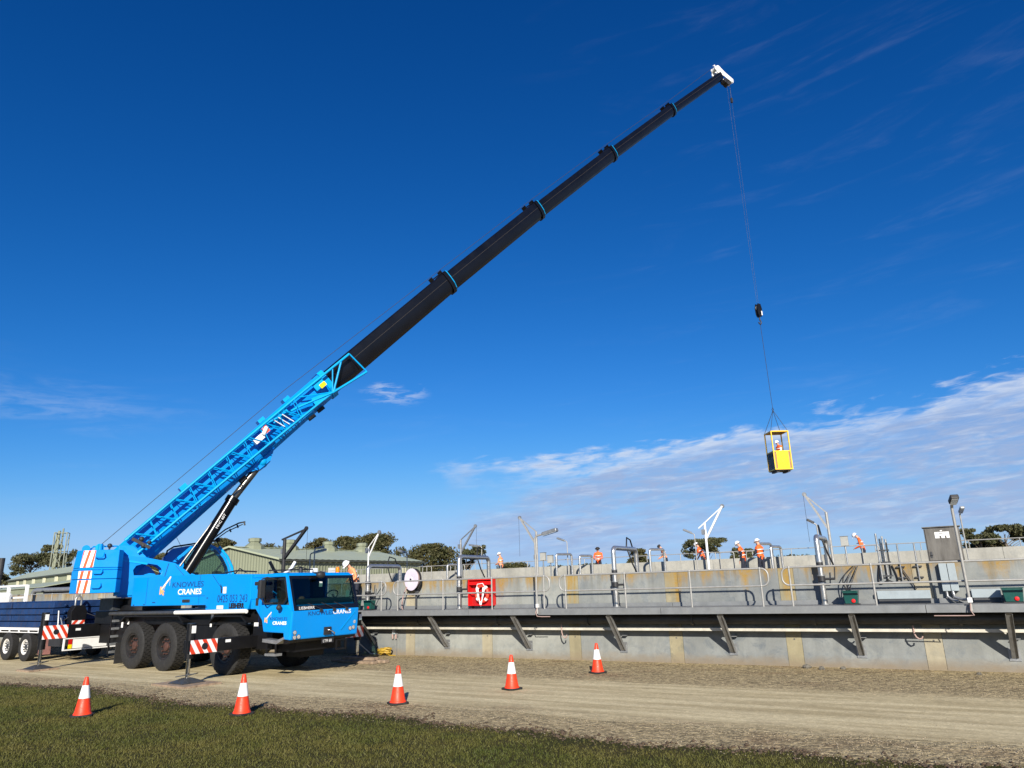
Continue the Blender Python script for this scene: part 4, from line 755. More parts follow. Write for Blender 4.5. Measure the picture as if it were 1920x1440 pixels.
# mirrors
b = MB(); b.box((.50, NY-.34, 2.02), (.62, NY-.16, 2.50)); mo = b.build('mirror', DARK, crane, bevel=.03); b = MB(); b.path([(.75, NY-.0, 2.52), (.7, NY-.2, 2.56), (.56, NY-.25, 2.52)], .02, 6); b.path([(.75, NY-.0, 1.9), (.66, NY-.2, 1.88), (.56, NY-.25, 2.02)], .018, 6); b.build('mirror_arm', DARK, mo); b = MB(); b.box((.15, NY-.18, 2.36), (.45, NY-.02, 2.46)); b.build('mirror_visor', DARK, mo, bevel=.02)
b = MB(); b.ball((1.15, NY-.12, 1.78), .075, 10, 7); b.tube((1.0, NY-.02, 1.86), (1.15, NY-.1, 1.80), .015); b.build('kerb_mirror', DARK, crane, smooth=50)
b = MB(); b.ball((1.42, -.28, 2.60), .13, 12, 8, (.8, 1.1, .75)); b.tube((1.1, -.28, 2.66), (1.38, -.28, 2.66), .02); b.build('front_mirror', DARK, crane, smooth=50)
b = MB(); b.box((1.30, -.22, 2.28), (1.32, -.12, 2.42)); b.build('windscreen_sticker', STICKER, crane)
for y, m_ in ((-.42, AMBER), (.95, AMBER)):
    b = MB(); b.lathe([(.055, 2.67), (.06, 2.74), (.05, 2.82), (.02, 2.84)], 14, Matrix.Translation((.75, y, 0))); b.build('beacon', m_ if y > 0 else DARK, crane, smooth=40)
b = MB(); b.path([(.1, -1.0, 2.66), (.1, -1.0, 2.76), (1.0, -.2, 2.76), (1.0, -.2, 2.67)], .02, 6); b.path([(.5, -.9, 2.7), (.8, -.5, 2.84), (1.0, -.3, 2.74)], .014, 6); b.path([(-1.9, -1.1, 2.74), (-1.2, -1.1, 2.80), (-.3, -1.1, 2.74)], .022, 6); b.path([(-1.4, -1.0, 2.72), (-1.2, -1.0, 2.86), (-.9, -1.0, 2.74)], .016, 6); b.build('roof_cables', CABLE, crane, smooth=60)
# boom rest cradle behind the cab roof
for sy, m_ in ((-1, BLACK), (1, WHITE)): b = MB(); b.path([(.05, -.72+.05*sy, 2.66), (.05, -.55+sy*.10, 2.66), (.05, -.5+sy*.30, 2.80), (.05, -.5+sy*.44, 3.0)], .045, 8); b.build('boom_rest', m_, crane, smooth=50)
b = MB(); b.box((.0, -.75, 2.62), (.1, -.25, 2.70)); b.build('boom_rest_base', BLACK, crane)
b = MB(); b.box((.65, -.02, 2.67), (.80, .16, 2.80)); b.build('work_light', STICKER, crane, bevel=.02)
# outriggers
STR = stripes('outrigger_stripes', tuple(-eyv*1.0+Vector((0, 0, -.62))), .215, .1); STRF = stripes('outrigger_stripes_front', tuple(-eyv*1.0+Vector((0, 0, -.62))), .24, .35)
def outrigger(x, sy, yend, z0, z1, m, near=True, drop=0.):
    ye = sy*yend; pre = MB(); pre.box((x-.30, sy*.5, z0), (x, ye, z1)); bo = pre.build('outrigger_beam', BLACK, crane, bevel=.008)
    b = MB(); y2 = ye-sy*.76; b.box((x+.001, min(ye, y2), z0-.01), (x+.008, max(ye, y2), z1+.01)); b.build('warning_board', m, bo)
    b = MB(); b.lathe([(.085, 0), (.085, .006)], 20, Matrix.Translation((x+.008, ye-sy*.40, (z0+z1)/2)) @ Matrix.Rotation(R(90), 4, 'Y')); b.build('board_hole', BLACKP, bo)
    yj = ye-sy*.09; xj = x-.16
    b = MB(); b.tube((xj, yj, .62), (xj, yj, z1+.42), .11, n=14); b.build('jack_barrel', BLACK, bo, smooth=50)
    b = MB(); b.tube((xj, yj, .16), (xj, yj, .64), .052, n=14); b.build('jack_rod', CHROME, bo, smooth=50)
    b = MB(); b.hexa([(xj-.30, yj-.30, .075), (xj+.30, yj-.30, .075), (xj+.30, yj+.30, .075), (xj-.30, yj+.30, .075), (xj-.09, yj-.09, .17), (xj+.09, yj-.09, .17), (xj+.09, yj+.09, .17), (xj-.09, yj+.09, .17)]); b.box((xj-.31, yj-.31, .055), (xj+.31, yj+.31, .0745)); b.bar((xj-.22, yj-.16, .20), (xj+.24, yj+.10, .27), .09, .02); b.bar((xj-.25, yj+.12, .18), (xj+.1, yj+.22, .26), .05, .02); b.build('jack_foot', DGREY, bo)
    MB().box((x+.001, ye-sy*1.0, z0+.20), (x+.004, ye-sy*1.16, z0+.27)).build('sticker', STICKER, bo); MB().box((xj+.10, yj-.05, z1+.18), (xj+.115, yj+.06, z1+.36)).build('sticker', STICKER, bo)
outrigger(-8.70, -1, 2.72, .94, 1.335, STR); outrigger(-.20, -1, 3.0, .74, 1.05, STRF); outrigger(-.20, 1, 3.0, .74, 1.05, STRF); outrigger(-8.70, 1, 2.72, .94, 1.335, STR)
# rear box, ladder, stickers
b = MB(); b.box((-8.35, -1.22, 1.74), (-7.5, -.75, 2.12)); b.build('tool_box', mat('charcoal_panel', (.035, .04, .045), .5), crane, bevel=.01); b = MB(); b.box((-8.5, -1.25, 2.122), (-7.1, -.7, 2.14)); b.build('tool_box_lid', GALV, crane)
b = MB(); 
for y in (-1.24, -.94): b.box((-7.45, y-.02, .35), (-7.40, y+.02, 1.6))
b.build('ladder_rail', BLACK, crane)
for z in (.42, .66, .90, 1.14, 1.38): MB().box((-7.49, -1.24, z), (-7.36, -.94, z+.07)).build('ladder_rung', GALV, crane)
b = MB(); b.box((-6.95, -1.28, .12), (-6.92, -.85, .75)); b.build('mudflap', RUBBER, crane)
for x, z, w_, h_ in ((-7.2, 1.2, .1, .18), (-2.35, 1.40, .12, .2), (-2.38, 1.25, .08, .09), (-.62, 1.35, .1, .16), (-.35, 1.28, .18, .1), (-6.85, 1.3, .1, .15)): MB().box((x, -1.029, z), (x+w_, -1.021, z+h_)).build('sticker', STICKER, crane)

# superstructure frame: slewed towards the tank
TUR = Matrix.Translation((-7.4, 0, 0)) @ Matrix.Rotation(R(30)-C_A, 4, 'Z')
def SB(): return MB(TUR)
b = SB(); b.lathe([(.98, 1.73), (.98, 1.90), (.90, 1.92), (.90, 2.15)], 40); b.build('slew_ring', BLACK, crane, smooth=40)
b = SB(); b.box((-1.05, -.60, 2.15), (1.15, .78, 2.40)); b.lathe([(.62, -.62), (.62, .0)], 36, Matrix.Translation((-.50, -.10, 2.62)) @ Matrix.Rotation(R(90), 4, 'X') ); tu = b.build('turret', BLUE, crane, bevel=.012)
OUT = [(-1.14, 2.20), (-1.16, 2.9), (-1.16, 3.52), (-.30, 3.43), (.60, 3.24), (.95, 3.0), (1.24, 2.72), (1.24, 2.20)]; INN = [(-.62, 2.85), (-.66, 3.02), (-.58, 3.16), (-.30, 3.24), (.05, 3.18), (.19, 3.06), (.22, 2.95), (.18, 2.85)]
for y in (-.64, .52):
    b = SB(); b.plate_hole([(x, y, z) for x, z in OUT], [(x, y, z) for x, z in INN], (0, .10, 0)); b.build('turret_side_plate', BLUE, crane, bevel=.012)
b = SB(); b.hexa([(-1.16, -.60, 3.45), (-1.16, .58, 3.45), (-.2, .58, 3.38), (-.2, -.60, 3.38), (-1.16, -.50, 3.85), (-1.16, .50, 3.85), (-.75, .50, 3.85), (-.75, -.50, 3.85)]); b.build('boom_foot_bracket', BLUE, crane, bevel=.015)
b = SB(); b.bar((-1.10, -.655, 3.36), (-.25, -.655, 3.22), .012, .06); b.build('stiffener', BLUE2, crane); b = SB(); b.bar((.40, -.655, 3.23), (.30, -.655, 2.75), .01, .012); b.bar((.62, -.655, 3.16), (.95, -.655, 2.78), .01, .014); b.build('panel_seam', NAVYP, crane)
b = SB(); b.prism([(1.02, -.62, 2.72), (1.16, -.62, 2.88), (1.28, -.62, 2.84), (1.3, -.62, 2.70)], (0, .05, 0)); b.build('lifting_lug', BLUE, crane)
# counterweight slabs
CWP = [(-1.14, -1.36), (-1.85, -1.36), (-2.22, -1.14), (-2.42, -.62), (-2.42, .62), (-2.22, 1.14), (-1.85, 1.36), (-1.14, 1.36), (-1.0, .95), (-1.0, -.95)]
STRC = None
for i, (z0, z1, sc) in enumerate(((2.31, 2.735, 1.0), (2.75, 3.02, 1.0), (3.03, 3.09, .985), (3.10, 3.66, .985))):
    q = [(x if x > -1.2 else -1.14+(x+1.14)*sc, y*sc) for x, y in CWP]
    b = SB(); n = len(q); top = [(-1.14+(x+1.14)*(.95 if i == 3 else 1), y*(.95 if i == 3 else 1)) for x, y in q]
    b.add([(x, y, z0) for x, y in q]+[(x, y, z1) for x, y in top], [list(range(n))[::-1], list(range(n, 2*n))]+[(k, (k+1) % n, n+(k+1) % n, n+k) for k in range(n)])
    sl = b.build('counterweight_slab', BLUE, crane, bevel=.012)
    if i != 2:
        # warning panels on the bevelled corner: slanted red and white bands
        fa, fb = Vector((q[1][0], q[1][1], 0)), Vector((q[2][0], q[2][1], 0)); ta, tb = Vector((top[1][0], top[1][1], 0)), Vector((top[2][0], top[2][1], 0)); nv = Vector((-.5, -.866, 0))*.005
        def pt(u, z):
            f = (z-z0)/(z1-z0); p = fa.lerp(ta, f).lerp(fb.lerp(tb, f), u)+nv; p.z = z; return p
        sh = lambda z: (3.7-z)*.62
        for k in range(-2, 6):
            for cix, (o0, o1) in enumerate(((0, .30), (.30, .52))):
                u = lambda z, o: min(1, max(0, 1.0-(k*.52+o-sh(z)*.55+.12)))
                P = [pt(u(z0+.01, o0), z0+.01), pt(u(z0+.01, o1), z0+.01), pt(u(z1-.02, o1), z1-.02), pt(u(z1-.02, o0), z1-.02)]
                if (P[0]-P[1]).length < .004 and (P[2]-P[3]).length < .004: continue
                b = SB(); b.add(P+[p-nv*.6 for p in P], [(0, 1, 2, 3), (4, 7, 6, 5), (0, 4, 5, 1), (2, 6, 7, 3)]); b.build('warning_band', (WHITEP if cix == 0 else mat('signal_orange', (.75, .09, .02), .45)), sl)
    for zz in ((z0+.16,) if i < 2 else ((3.42,) if i == 3 else ())):
        b = SB(); b.path([(-1.80, -1.37*sc, zz), (-1.80, -1.42, zz), (-1.62, -1.42, zz), (-1.58, -1.42, zz+.05), (-1.58, -1.37*sc, zz+.14)], .022, 6); b.build('lashing_ring', BLUE, sl, smooth=50)
b = SB(); b.lathe([(.13, -1.2), (.13, .2)], 20, Matrix.Translation((-1.72, -.2, 3.74)) @ Matrix.Rotation(R(90), 4, 'X') @ Matrix.Translation((0, 0, .6))); b.build('hoist_drum', BLUE2, crane, smooth=40)
b = SB(); b.tube((-1.70, -1.0, 3.55), (-1.70, -1.0, 3.86), .075); b.box((-1.78, -1.1, 3.4), (-1.62, -.9, 3.60)); b.build('hoist_motor', BLUE, crane, smooth=40); b = SB(); b.ball((-1.44, -1.0, 3.80), .075); b.tube((-1.44, -1.0, 3.55), (-1.44, -1.0, 3.8), .03); b.tube((-1.58, -1.0, 3.62), (-1.3, -1.0, 3.62), .025); b.build('hydraulic_valve', DARK, crane, smooth=50)
b = SB(); b.lathe([(.12, -.03), (.12, .03)], 16, Matrix.Translation((-2.1, -1.0, 3.70)) @ Matrix.Rotation(R(90), 4, 'X')); b.build('lifting_lug', BLUE, crane, smooth=40); b = SB(); b.path([(-2.0, -.9, 3.66), (-1.9, -.85, 3.78), (-1.2, -.85, 3.80)], .03, 6); b.build('guard_bar', BLUE, crane)
# luffing cylinder
cA, cJ, cB = Vector((.95, 0, 2.70)), Vector((2.42, 0, 5.57)), Vector((3.36, 0, 7.0))
b = SB(); b.tube(cA, cJ, .205, n=20); b.tube(cJ-(cJ-cA).normalized()*.16, cJ+(cJ-cA).normalized()*.05, .245, n=20); b.tube(cA+Vector((-.25, -.0, .25)), cJ+Vector((-.26, 0, -.25)), .035, n=8); cyl = b.build('luffing_cylinder', mat('gloss_black_barrel', (.003, .003, .0035), .22, var=.2, sc=2, spec=.35), crane, smooth=40)
b = SB(); b.tube(cJ, cB, .135, n=18); b.build('cylinder_rod', mat('worn_dark_chrome', (.16, .15, .13), .25, .8), cyl, smooth=40)
b = SB(); b.ball(cB, .24, 12, 8, (1, 1.3, 1)); b.build('rod_eye', BLUE2, cyl, smooth=50)
cd_ = (cJ-cA).normalized(); pn = cd_.cross(Vector((0, -1, 0))).normalized()
lm = TUR.to_3x3()
text('MHC 60T', .12, STICKER, cyl, lm @ cd_, lm @ (-pn if (-pn).x < 0 else pn), TUR @ (cA.lerp(cJ, .62)+Vector((0, -.212, 0))-(-pn if (-pn).x < 0 else pn)*.08), sxw=1.2)
# upper cab beside the boom foot (hollow, glazed)
YC0, YC1 = .66, 1.52
prof = [(1.02, 2.45), (2.62, 2.45), (2.66, 2.84), (2.60, 3.12), (2.42, 3.48), (2.12, 3.82), (1.80, 3.98), (.60, 3.80), (.36, 3.52), (.30, 2.45)]
inn = [(1.12, 2.84), (2.50, 2.84), (2.56, 2.90), (2.50, 3.12), (2.33, 3.44), (2.06, 3.74), (1.80, 3.87), (1.2, 3.78), (1.02, 3.52), (1.0, 2.95)]
for y in (YC0, YC1-.05):
    b = SB(); b.plate_hole([(x, y, z) for x, z in prof], [(x, y, z) for x, z in inn], (0, .05, 0)); b.build('upper_cab_side', BLUE, crane, bevel=.008); b = SB(); b.prism([(x, y+.02, z) for x, z in inn], (0, .006, 0)); b.build('upper_cab_window', GLASS, crane)
b = SB(); b.box((.30, YC0+.052, 2.45), (2.60, YC1-.052, 2.70)); b.box((.32, YC0+.052, 2.70), (.40, YC1-.052, 3.5)); b.build('upper_cab_floor', BLUE, crane)
b = SB(); fr = [(2.66, 2.84), (2.60, 3.12), (2.42, 3.48), (2.12, 3.82), (1.80, 3.98)]
for i in range(len(fr)-1):
    (x0, z0), (x1, z1) = fr[i], fr[i+1]; b.hexa([(x0-.03, YC0+.052, z0), (x0-.015, YC0+.052, z0), (x0-.015, YC1-.052, z0), (x0-.03, YC1-.052, z0), (x1-.03, YC0+.052, z1), (x1-.015, YC0+.052, z1), (x1-.015, YC1-.052, z1), (x1-.03, YC1-.052, z1)])
b.build('upper_cab_windscreen', GLASS, crane)
b = SB(); b.bar((.60, (YC0+YC1)/2, 3.79), (1.78, (YC0+YC1)/2, 3.965), YC1-YC0-.11, .02); b.build('upper_cab_roof', DARK, crane)
b = SB(); b.box((1.0, .85, 2.70), (1.55, 1.3, 2.95)); b.hexa([(1.0, .85, 2.95), (1.16, .85, 2.95), (1.16, 1.3, 2.95), (1.0, 1.3, 2.95), (.86, .88, 3.62), (.98, .88, 3.62), (.98, 1.27, 3.62), (.86, 1.27, 3.62)]); b.box((2.05, .85, 2.70), (2.35, 1.2, 2.98)); b.bar((2.1, .8, 2.95), (2.35, .8, 3.3), .12, .05); b.build('operator_seat', DARK, crane, bevel=.03)
b = SB(); b.path([(2.72, YC0-.02, 2.84), (2.66, YC0-.02, 3.12), (2.47, YC0-.02, 3.50), (2.15, YC0-.02, 3.86)], .05, 8); b.build('cab_front_trim', BLUE2, crane, smooth=60)
b = SB(); b.path([(.38, .70, 3.45), (.42, .70, 3.72), (.62, .70, 3.86), (1.6, .70, 4.02), (2.1, .70, 4.08)], .03, 8); b.path([(.7, .72, 3.80), (1.6, .72, 3.96)], .022, 6); b.build('cab_roof_rail', BLACK, crane, smooth=60)
b = SB(); b.path([(1.75, .75, 3.98), (2.0, .75, 4.20), (2.35, .75, 4.50), (2.8, .75, 4.74), (3.04, .75, 4.80)], .03, 6); b.path([(1.9, .75, 4.02), (2.4, .75, 4.42), (2.95, .75, 4.70)], .022, 6); b.path([(2.5, .75, 4.52), (2.55, .75, 4.40)], .03, 6); b.path([(2.75, .75, 4.68), (2.8, .75, 4.56)], .03, 6); b.path([(3.0, .75, 4.80), (3.03, .75, 4.66)], .035, 6); b.build('camera_arm', DGREY, crane, smooth=60)
b = SB(); b.ball((2.12, .78, 4.12), .09, 10, 7); b.path([(2.05, .8, 4.08), (2.5, .8, 3.45), (2.82, .8, 2.85)], .014, 6); b.ball((2.5, .78, 3.48), .05, 8, 6); b.build('work_lamp', DARK, crane, smooth=60)
b = SB(); b.tube((.9, .9, 3.85), (.62, .9, 4.35), .008, n=5); b.build('antenna', DARK, crane)
b = SB(); b.prism([(.36, .64, 3.0), (1.0, .64, 3.05), (1.0, .64, 3.50), (.60, .64, 3.68), (.40, .64, 3.40)], (0, .015, 0)); b.build('upper_cab_rear_panel', BLUE, crane)

# telescopic boom
FOOT, TIP = Vector((-.76, 0, 3.47)), Vector((31.99, 0, 35.49)); BD = (TIP-FOOT).normalized(); BN = Vector((-BD.z, 0, BD.x)); BY = Vector((0, 1, 0))
def AX(l): return FOOT+BD*l+BN*(.00108*l*(45.8-l))          # the loaded boom bows: its tip droops
def sect(w, hh, k=7):
    """rounded-bottom box: height hh, width w, centred"""
    t, bt = hh*.5, -hh*.5; pts = [(-w*.42, t), (w*.42, t), (w*.5, t-.06*hh), (w*.5, hh*.14)]
    for i in range(1, k): a_ = math.pi*i/k; pts.append((w*.5*math.cos(a_), hh*.14-math.sin(a_)*hh*.64))
    pts += [(-w*.5, hh*.14), (-w*.5, t-.06*hh)]; return pts
def boom_seg(l0, l1, w, hh, name, m, parent, off=0.):
    n = len(sect(w, hh)); b = SB(); b.add([AX(l)+BY*y+BN*(z+off) for l in (l0, l1) for y, z in sect(w, hh)], [list(range(n))[::-1], list(range(n, 2*n))]+[(i, (i+1) % n, n+(i+1) % n, n+i) for i in range(n)]); return b.build(name, m, parent, smooth=25)
boom = boom_seg(-.25, 9.35, .86, 1.12, 'boom', BLUE, crane, 0.)
LS = [9.2, 17.33, 24.65, 31.95, 38.95, 45.55]; SW = [(.80, 1.02), (.73, .92), (.66, .81), (.58, .69), (.50, .57)]
for i in range(5):
    w_, h_ = SW[i]; off = -.02*i
    boom_seg(LS[i]-.3, LS[i+1], w_, h_, 'boom_section', BOOMBLK, boom, off)
    b = SB()                                             # guide rail seam along the section
    for sy in (-1, 1): b.bar(AX(LS[i]+.1)+BY*sy*(w_*.5+.002)+BN*(off+h_*.13), AX(LS[i+1]-.15)+BY*sy*(w_*.5+.002)+BN*(off+h_*.13), .008, .02, BN)
    b.build('section_seam', mat('seam_brown', (.02, .016, .013), .6), boom)
    if i < 5:
        if i > 0:
            w2, h2 = SW[i-1]; P = [AX(LS[i]-.12)+BY*y+BN*(z+off) for y, z in sect(w2+.10, h2+.10)]; b = SB(); b.prism(P, BD*.20); b.build('collar', BOOMBLK, boom, smooth=25)
            P0 = [AX(LS[i]+.081)+BY*y+BN*(z+off) for y, z in sect(w2+.07, h2+.07)]; P1 = [AX(LS[i]+.081)+BY*y+BN*(z+off) for y, z in sect(w_+.02, h_+.02)]; b = SB(); b.plate_hole(P0, P1, BD*.05); b.build('collar_ring', BLUE2, boom)
            zt = h2*.5+off; b = SB()
            for d0 in (-.62, .02): b.hexa([AX(LS[i]+d0+dx)+BY*y+BN*(zt+dz) for dz in (0, .20) for dx, y in ((0, -.16), (.06, -.16), (.06, .16), (0, .16))])
            b.bar(AX(LS[i]-.6)+BN*(zt+.08), AX(LS[i]+.05)+BN*(zt+.08), .24, .05, BN); b.build('rope_guide', BOOMBLK, boom)
for l_, h_ in ((2.6, .1), (6.3, .08), (7.6, .12)):
    b = SB(); b.hexa([AX(l_+dx)+BY*y+BN*(.56+dz) for dz in (0, .14) for dx, y in ((0, -.2), (.28, -.2), (.28, .2), (0, .2))]); b.build('rope_guide', BLUE2, boom)
# base-section head frame
b = SB(); P0 = [AX(9.3)+BY*y+BN*z for y, z in sect(.96, 1.24)]; P1 = [AX(9.3)+BY*y+BN*z for y, z in sect(.82, 1.04)]; b.plate_hole(P0, P1, BD*.25); b.build('collar', BLUE2, boom)
b = SB(); b.prism([AX(4.7)-BN*.50-BY*.22, AX(6.1)-BN*.50-BY*.22, AX(5.6)-BN*.80-BY*.22, AX(5.2)-BN*.80-BY*.22], BY*.44); b.build('cylinder_bracket', BLUE, boom)
# boom head
b = SB()
HB = AX(45.5)
for y in (-.24, .20): b.prism([HB+BN*.58+BY*y, HB+BD*.15+BN*.66+BY*y, HB+BD*.30+BN*.58+BY*y, HB+BD*.46-BN*.05+BY*y, HB+BD*.78-BN*.78+BY*y, HB+BD*.62-BN*.92+BY*y, HB+BD*.42-BN*.80+BY*y, HB+BD*.12-BN*.2+BY*y, HB-BD*.3+BN*.30+BY*y], BY*.04)
hd_ = b.build('boom_head', WHITE, boom)
for c_, r_, m_ in ((HB+BN*.52+BD*.02, .17, WHITE), (HB+BD*.62-BN*.78, .19, WHITE), (HB+BD*.24-BN*.72, .22, DARK), (HB+BD*.08-BN*.50, .16, DARK)):
    b = SB(); b.lathe([(r_, -.18), (r_*.86, -.15), (r_*.86, .15), (r_, .18)], 20, Matrix.Translation(c_) @ Matrix.Rotation(R(90), 4, 'X')); b.build('sheave', m_, hd_, smooth=40)
b = SB(); b.tube(HB+BD*.15+BN*.6, HB+BD*.32+BN*.80, .025); b.tube(HB+BD*.22+BN*.72-BY*.1, HB+BD*.10+BN*.80, .02); b.tube(HB+BD*.7-BN*.7, HB+BD*.95-BN*.62, .018); b.build('wind_sensor', WHITE, hd_)
# hoist rope along the boom and lattice of the folded jib
b = SB(); rope_top = HB+BN*.70; b.path([Vector((-1.72, -.05, 3.86))]+[AX(l_)+BN*h_ for l_, h_ in ((8.0, .95), (17.3, .72), (24.6, .66), (31.9, .60), (38.9, .54))]+[rope_top], .011, 6); b.build('hoist_rope', STEELC, crane)
jY = -.62
def jp(l, nz, y): return AX(l)+BN*nz+BY*y
def jt(l): return .53-.016*l
def jb(l): return -.05-.0365*l
def run(b, f, l0, l1, y, r, n=8):
    b.path([jp(l0+(l1-l0)*i/6, f(l0+(l1-l0)*i/6), y) for i in range(7)], r, n)
JD = -.34
b = SB(); run(b, jt, .2, 7.6, jY, .062); run(b, jb, .2, 9.2, jY, .052); run(b, jt, .3, 7.4, jY+JD, .045); run(b, jb, .3, 8.6, jY+JD, .040)
b.path([jp(6.3, jt(6.3)-.02, jY), jp(7.8, .05, jY), jp(9.2, jb(9.2), jY)], .046, 8); b.path([jp(9.2, jb(9.2), jY), jp(10.95, -.66, jY)], .05, 8); b.path([jp(7.4, .42, jY-.05), jp(9.0, .40, jY-.05), jp(10.85, .37, jY-.05)], .052, 8)
jib = b.build('folded_jib', BLUE2, boom, smooth=50, label='blue lattice jib folded along the boom base')
b = SB(); N_ = 9
for k in range(N_):
    l0, l1 = .35+k*.82, .35+(k+1)*.82
    for dy in (0, JD):
        b.tube(jp(l0+.15, jt(l0), jY+dy), jp(l0+.62, jb(l0+.62), jY+dy), .017, n=6); b.tube(jp(l0+.62, jb(l0+.62), jY+dy), jp(l1-.02, jt(l1), jY+dy), .017, n=6)
    b.tube(jp(l0+.62, jb(l0+.62), jY), jp(l0+.62, jb(l0+.62), jY+JD), .016, n=6); b.tube(jp(l0+.15, jt(l0), jY), jp(l0+.15, jt(l0), jY+JD), .016, n=6); b.tube(jp(l0+.15, jt(l0), jY+JD), jp(l0+.62, jb(l0+.62), jY), .015, n=6)
b.build('jib_lacing', BLUE2, jib, smooth=50); b = SB()
b.tube(jp(10.4, .38, jY-.05), jp(9.25, jb(9.25), jY), .040, n=8); b.tube(jp(10.85, .37, jY-.05), jp(10.95, -.62, jY), .034, n=8); b.tube(jp(9.9, .39, jY-.05), jp(9.2, jb(9.2), jY), .028, n=6); b.tube(jp(7.8, .05, jY), jp(9.2, jb(9.2), jY-.05), .04, n=8); b.tube(jp(8.0, .35, jY-.05), jp(9.2, jb(9.2)+.03, jY), .026, n=6)
b.build('jib_lacing', BLUE2, jib, smooth=50)
b = SB(); b.prism([jp(8.3, jb(8.3), jY-.03), jp(9.2, jb(9.2), jY-.03), jp(8.7, -.10, jY-.03), jp(8.35, .0, jY-.03)], BY*.03); b.build('jib_gusset', BLUE2, jib)
b = SB(); b.hexa([jp(6.6+dx, dz, y) for dz in (.10, .46) for dx, y in ((0, jY+.02), (.75, jY+.02), (.75, jY+.09), (0, jY+.09))]); b.build('jib_gusset', BLUE2, jib, bevel=.02); b = SB(); b.hexa([jp(8.75+dx, dz, y) for dz in (.05, .40) for dx, y in ((0, jY-.02), (.5, jY-.02), (.5, jY+.06), (0, jY+.06))]); b.build('jib_gusset', BLUE2, jib, bevel=.03)
b = SB(); b.hexa([jp(8.95+dx, dz, y) for dz in (.02, .20) for dx, y in ((0, jY-.075), (.28, jY-.075), (.28, jY-.071), (0, jY-.071))]); b.build('yellow_label', YELLOWB, jib)
b = SB(); b.hexa([jp(5.5+dx, dz, y) for dz in (.02, .24) for dx, y in ((0, jY-.30), (.42, jY-.30), (.42, jY-.05), (0, jY-.05))]); b.tube(jp(5.9, .14, jY-.33), jp(6.2, .28, jY-.33), .08); b.build('jib_sheave_block', WHITE, jib, bevel=.02); b = SB(); b.hexa([jp(6.0+dx, dz, y) for dz in (.10, .36) for dx, y in ((0, jY-.34), (.22, jY-.34), (.22, jY-.30), (0, jY-.30))]); b.build('red_label', mat('signal_orange', (.75, .09, .02), .45), jib)
for l_, nz in ((6.6, .20), (6.8, .16), (7.0, .12)): b = SB(); b.tube(jp(l_, nz+.15, jY-.2), jp(l_+.16, nz-.36, jY-.2), .018); b.build('jib_roller', STICKER, jib)
b = SB()
for l_, nz, r_ in ((.55, .2, .09), (.45, .0, .08), (.65, -.05, .07)): b.ball(jp(l_, nz, jY-.38), r_, 8, 6)
b.bar(jp(.35, .42, jY-.40), jp(.55, -.2, jY-.40), .08, .10); b.build('jib_hinge', DARK, jib, smooth=50)
b = SB(); b.bar(jp(.7, -.26, jY-.05), jp(2.9, -.30, jY-.05), .05, .05); b.build('jib_rail', BLUE2, jib)
b = SB()
for l_ in (4.3, 5.1, 7.9, 8.4): b.bar(jp(l_, -.58, -.1), jp(l_+.3, -.60, -.1), .16, .14)
b.build('boom_underside_fittings', BLACK, boom)

# ------------------------------------------------------------------ hook block, rope, basket
def tw(bx, by, z): return tuple(CM @ TUR @ Vector((bx, by, z)))
cx_ = 32.62
b = MB(CM @ TUR)
for dx in (-.07, .07): b.tube((cx_-.05+dx*2.2, 0, 35.0), (cx_+dx, 0, 18.75), .006, n=5)
b.tube((cx_+.10, 0, 35.0), (cx_+.08, 0, 33.8), .01, n=5); b.box((cx_+.03, -.06, 33.5), (cx_+.15, .06, 33.85))
tag(b.build('hoist_rope_fall', STEELC), 'thin steel rope falls hanging from the boom head to the hook block', 'rope')
hb = thing('hook_block', 'small black hook block hanging on the ropes high above the yellow basket', 'hook block', tw(cx_, 0, 17.6), R(30))
for y in (-.11, .07): b = MB(); b.prism([(-.17, y, .35), (-.20, y, .75), (-.12, y, 1.05), (.12, y, 1.05), (.20, y, .75), (.17, y, .35), (.08, y, .18), (-.08, y, .18)], (0, .04, 0)); b.build('cheek_plate', BLACK, hb)
b = MB(); b.lathe([(.19, -.06), (.16, -.03), (.16, .03), (.19, .06)], 20, Matrix.Translation((0, 0, .78)) @ Matrix.Rotation(R(90), 4, 'X')); b.build('sheave', DGREY, hb, smooth=40)
b = MB(); b.path([(0, 0, .2), (0, 0, .0), (.08, 0, -.08), (.10, 0, -.2), (.02, 0, -.30), (-.08, 0, -.26), (-.12, 0, -.16)], .04, 8); b.build('hook', DGREY, hb, smooth=60); b = MB(); b.box((.10, -.116, .30), (.19, -.112, .58)); b.build('warning_label', STICKER, hb)
BZ = 8.14; BKA = R(2)
bk = thing('man_basket', 'yellow steel man basket hanging from the crane rope', 'basket', tw(32.72, 0, BZ), BKA)
hw, ht = .50, 2.30
b = MB()
for sx_ in (-1, 1):
    for sy in (-1, 1): MB().box((sx_*hw-.03, sy*hw-.03, .0), (sx_*hw+.03, sy*hw+.03, ht)).build('corner_post', YELLOW, bk)
for z, nm in ((0, 'floor_frame'), (1.05, 'mid_frame'), (ht-.06, 'roof_frame')):
    b = MB(); 
    for sy in (-1, 1): b.box((-hw+.031, sy*hw-.028, z+.001), (hw-.031, sy*hw+.028, z+.06)); b.box((sy*hw-.028, -hw+.031, z+.001), (sy*hw+.028, hw-.031, z+.06))
    b.build(nm, YELLOW, bk)
MB().box((-hw, -hw, -.03), (hw, hw, -.001)).build('floor_plate', DARK, bk); MB().box((-hw+.1, -hw+.1, -.12), (-hw+.25, hw-.1, -.031)).build('skid', DARK, bk); MB().box((hw-.25, -hw+.1, -.12), (hw-.1, hw-.1, -.031)).build('skid', DARK, bk)
MB().box((-hw, -hw, ht+.001), (hw, hw, ht+.012)).build('roof_sheet', mat('bronze_mesh', (.32, .18, .09), .6, .2), bk)
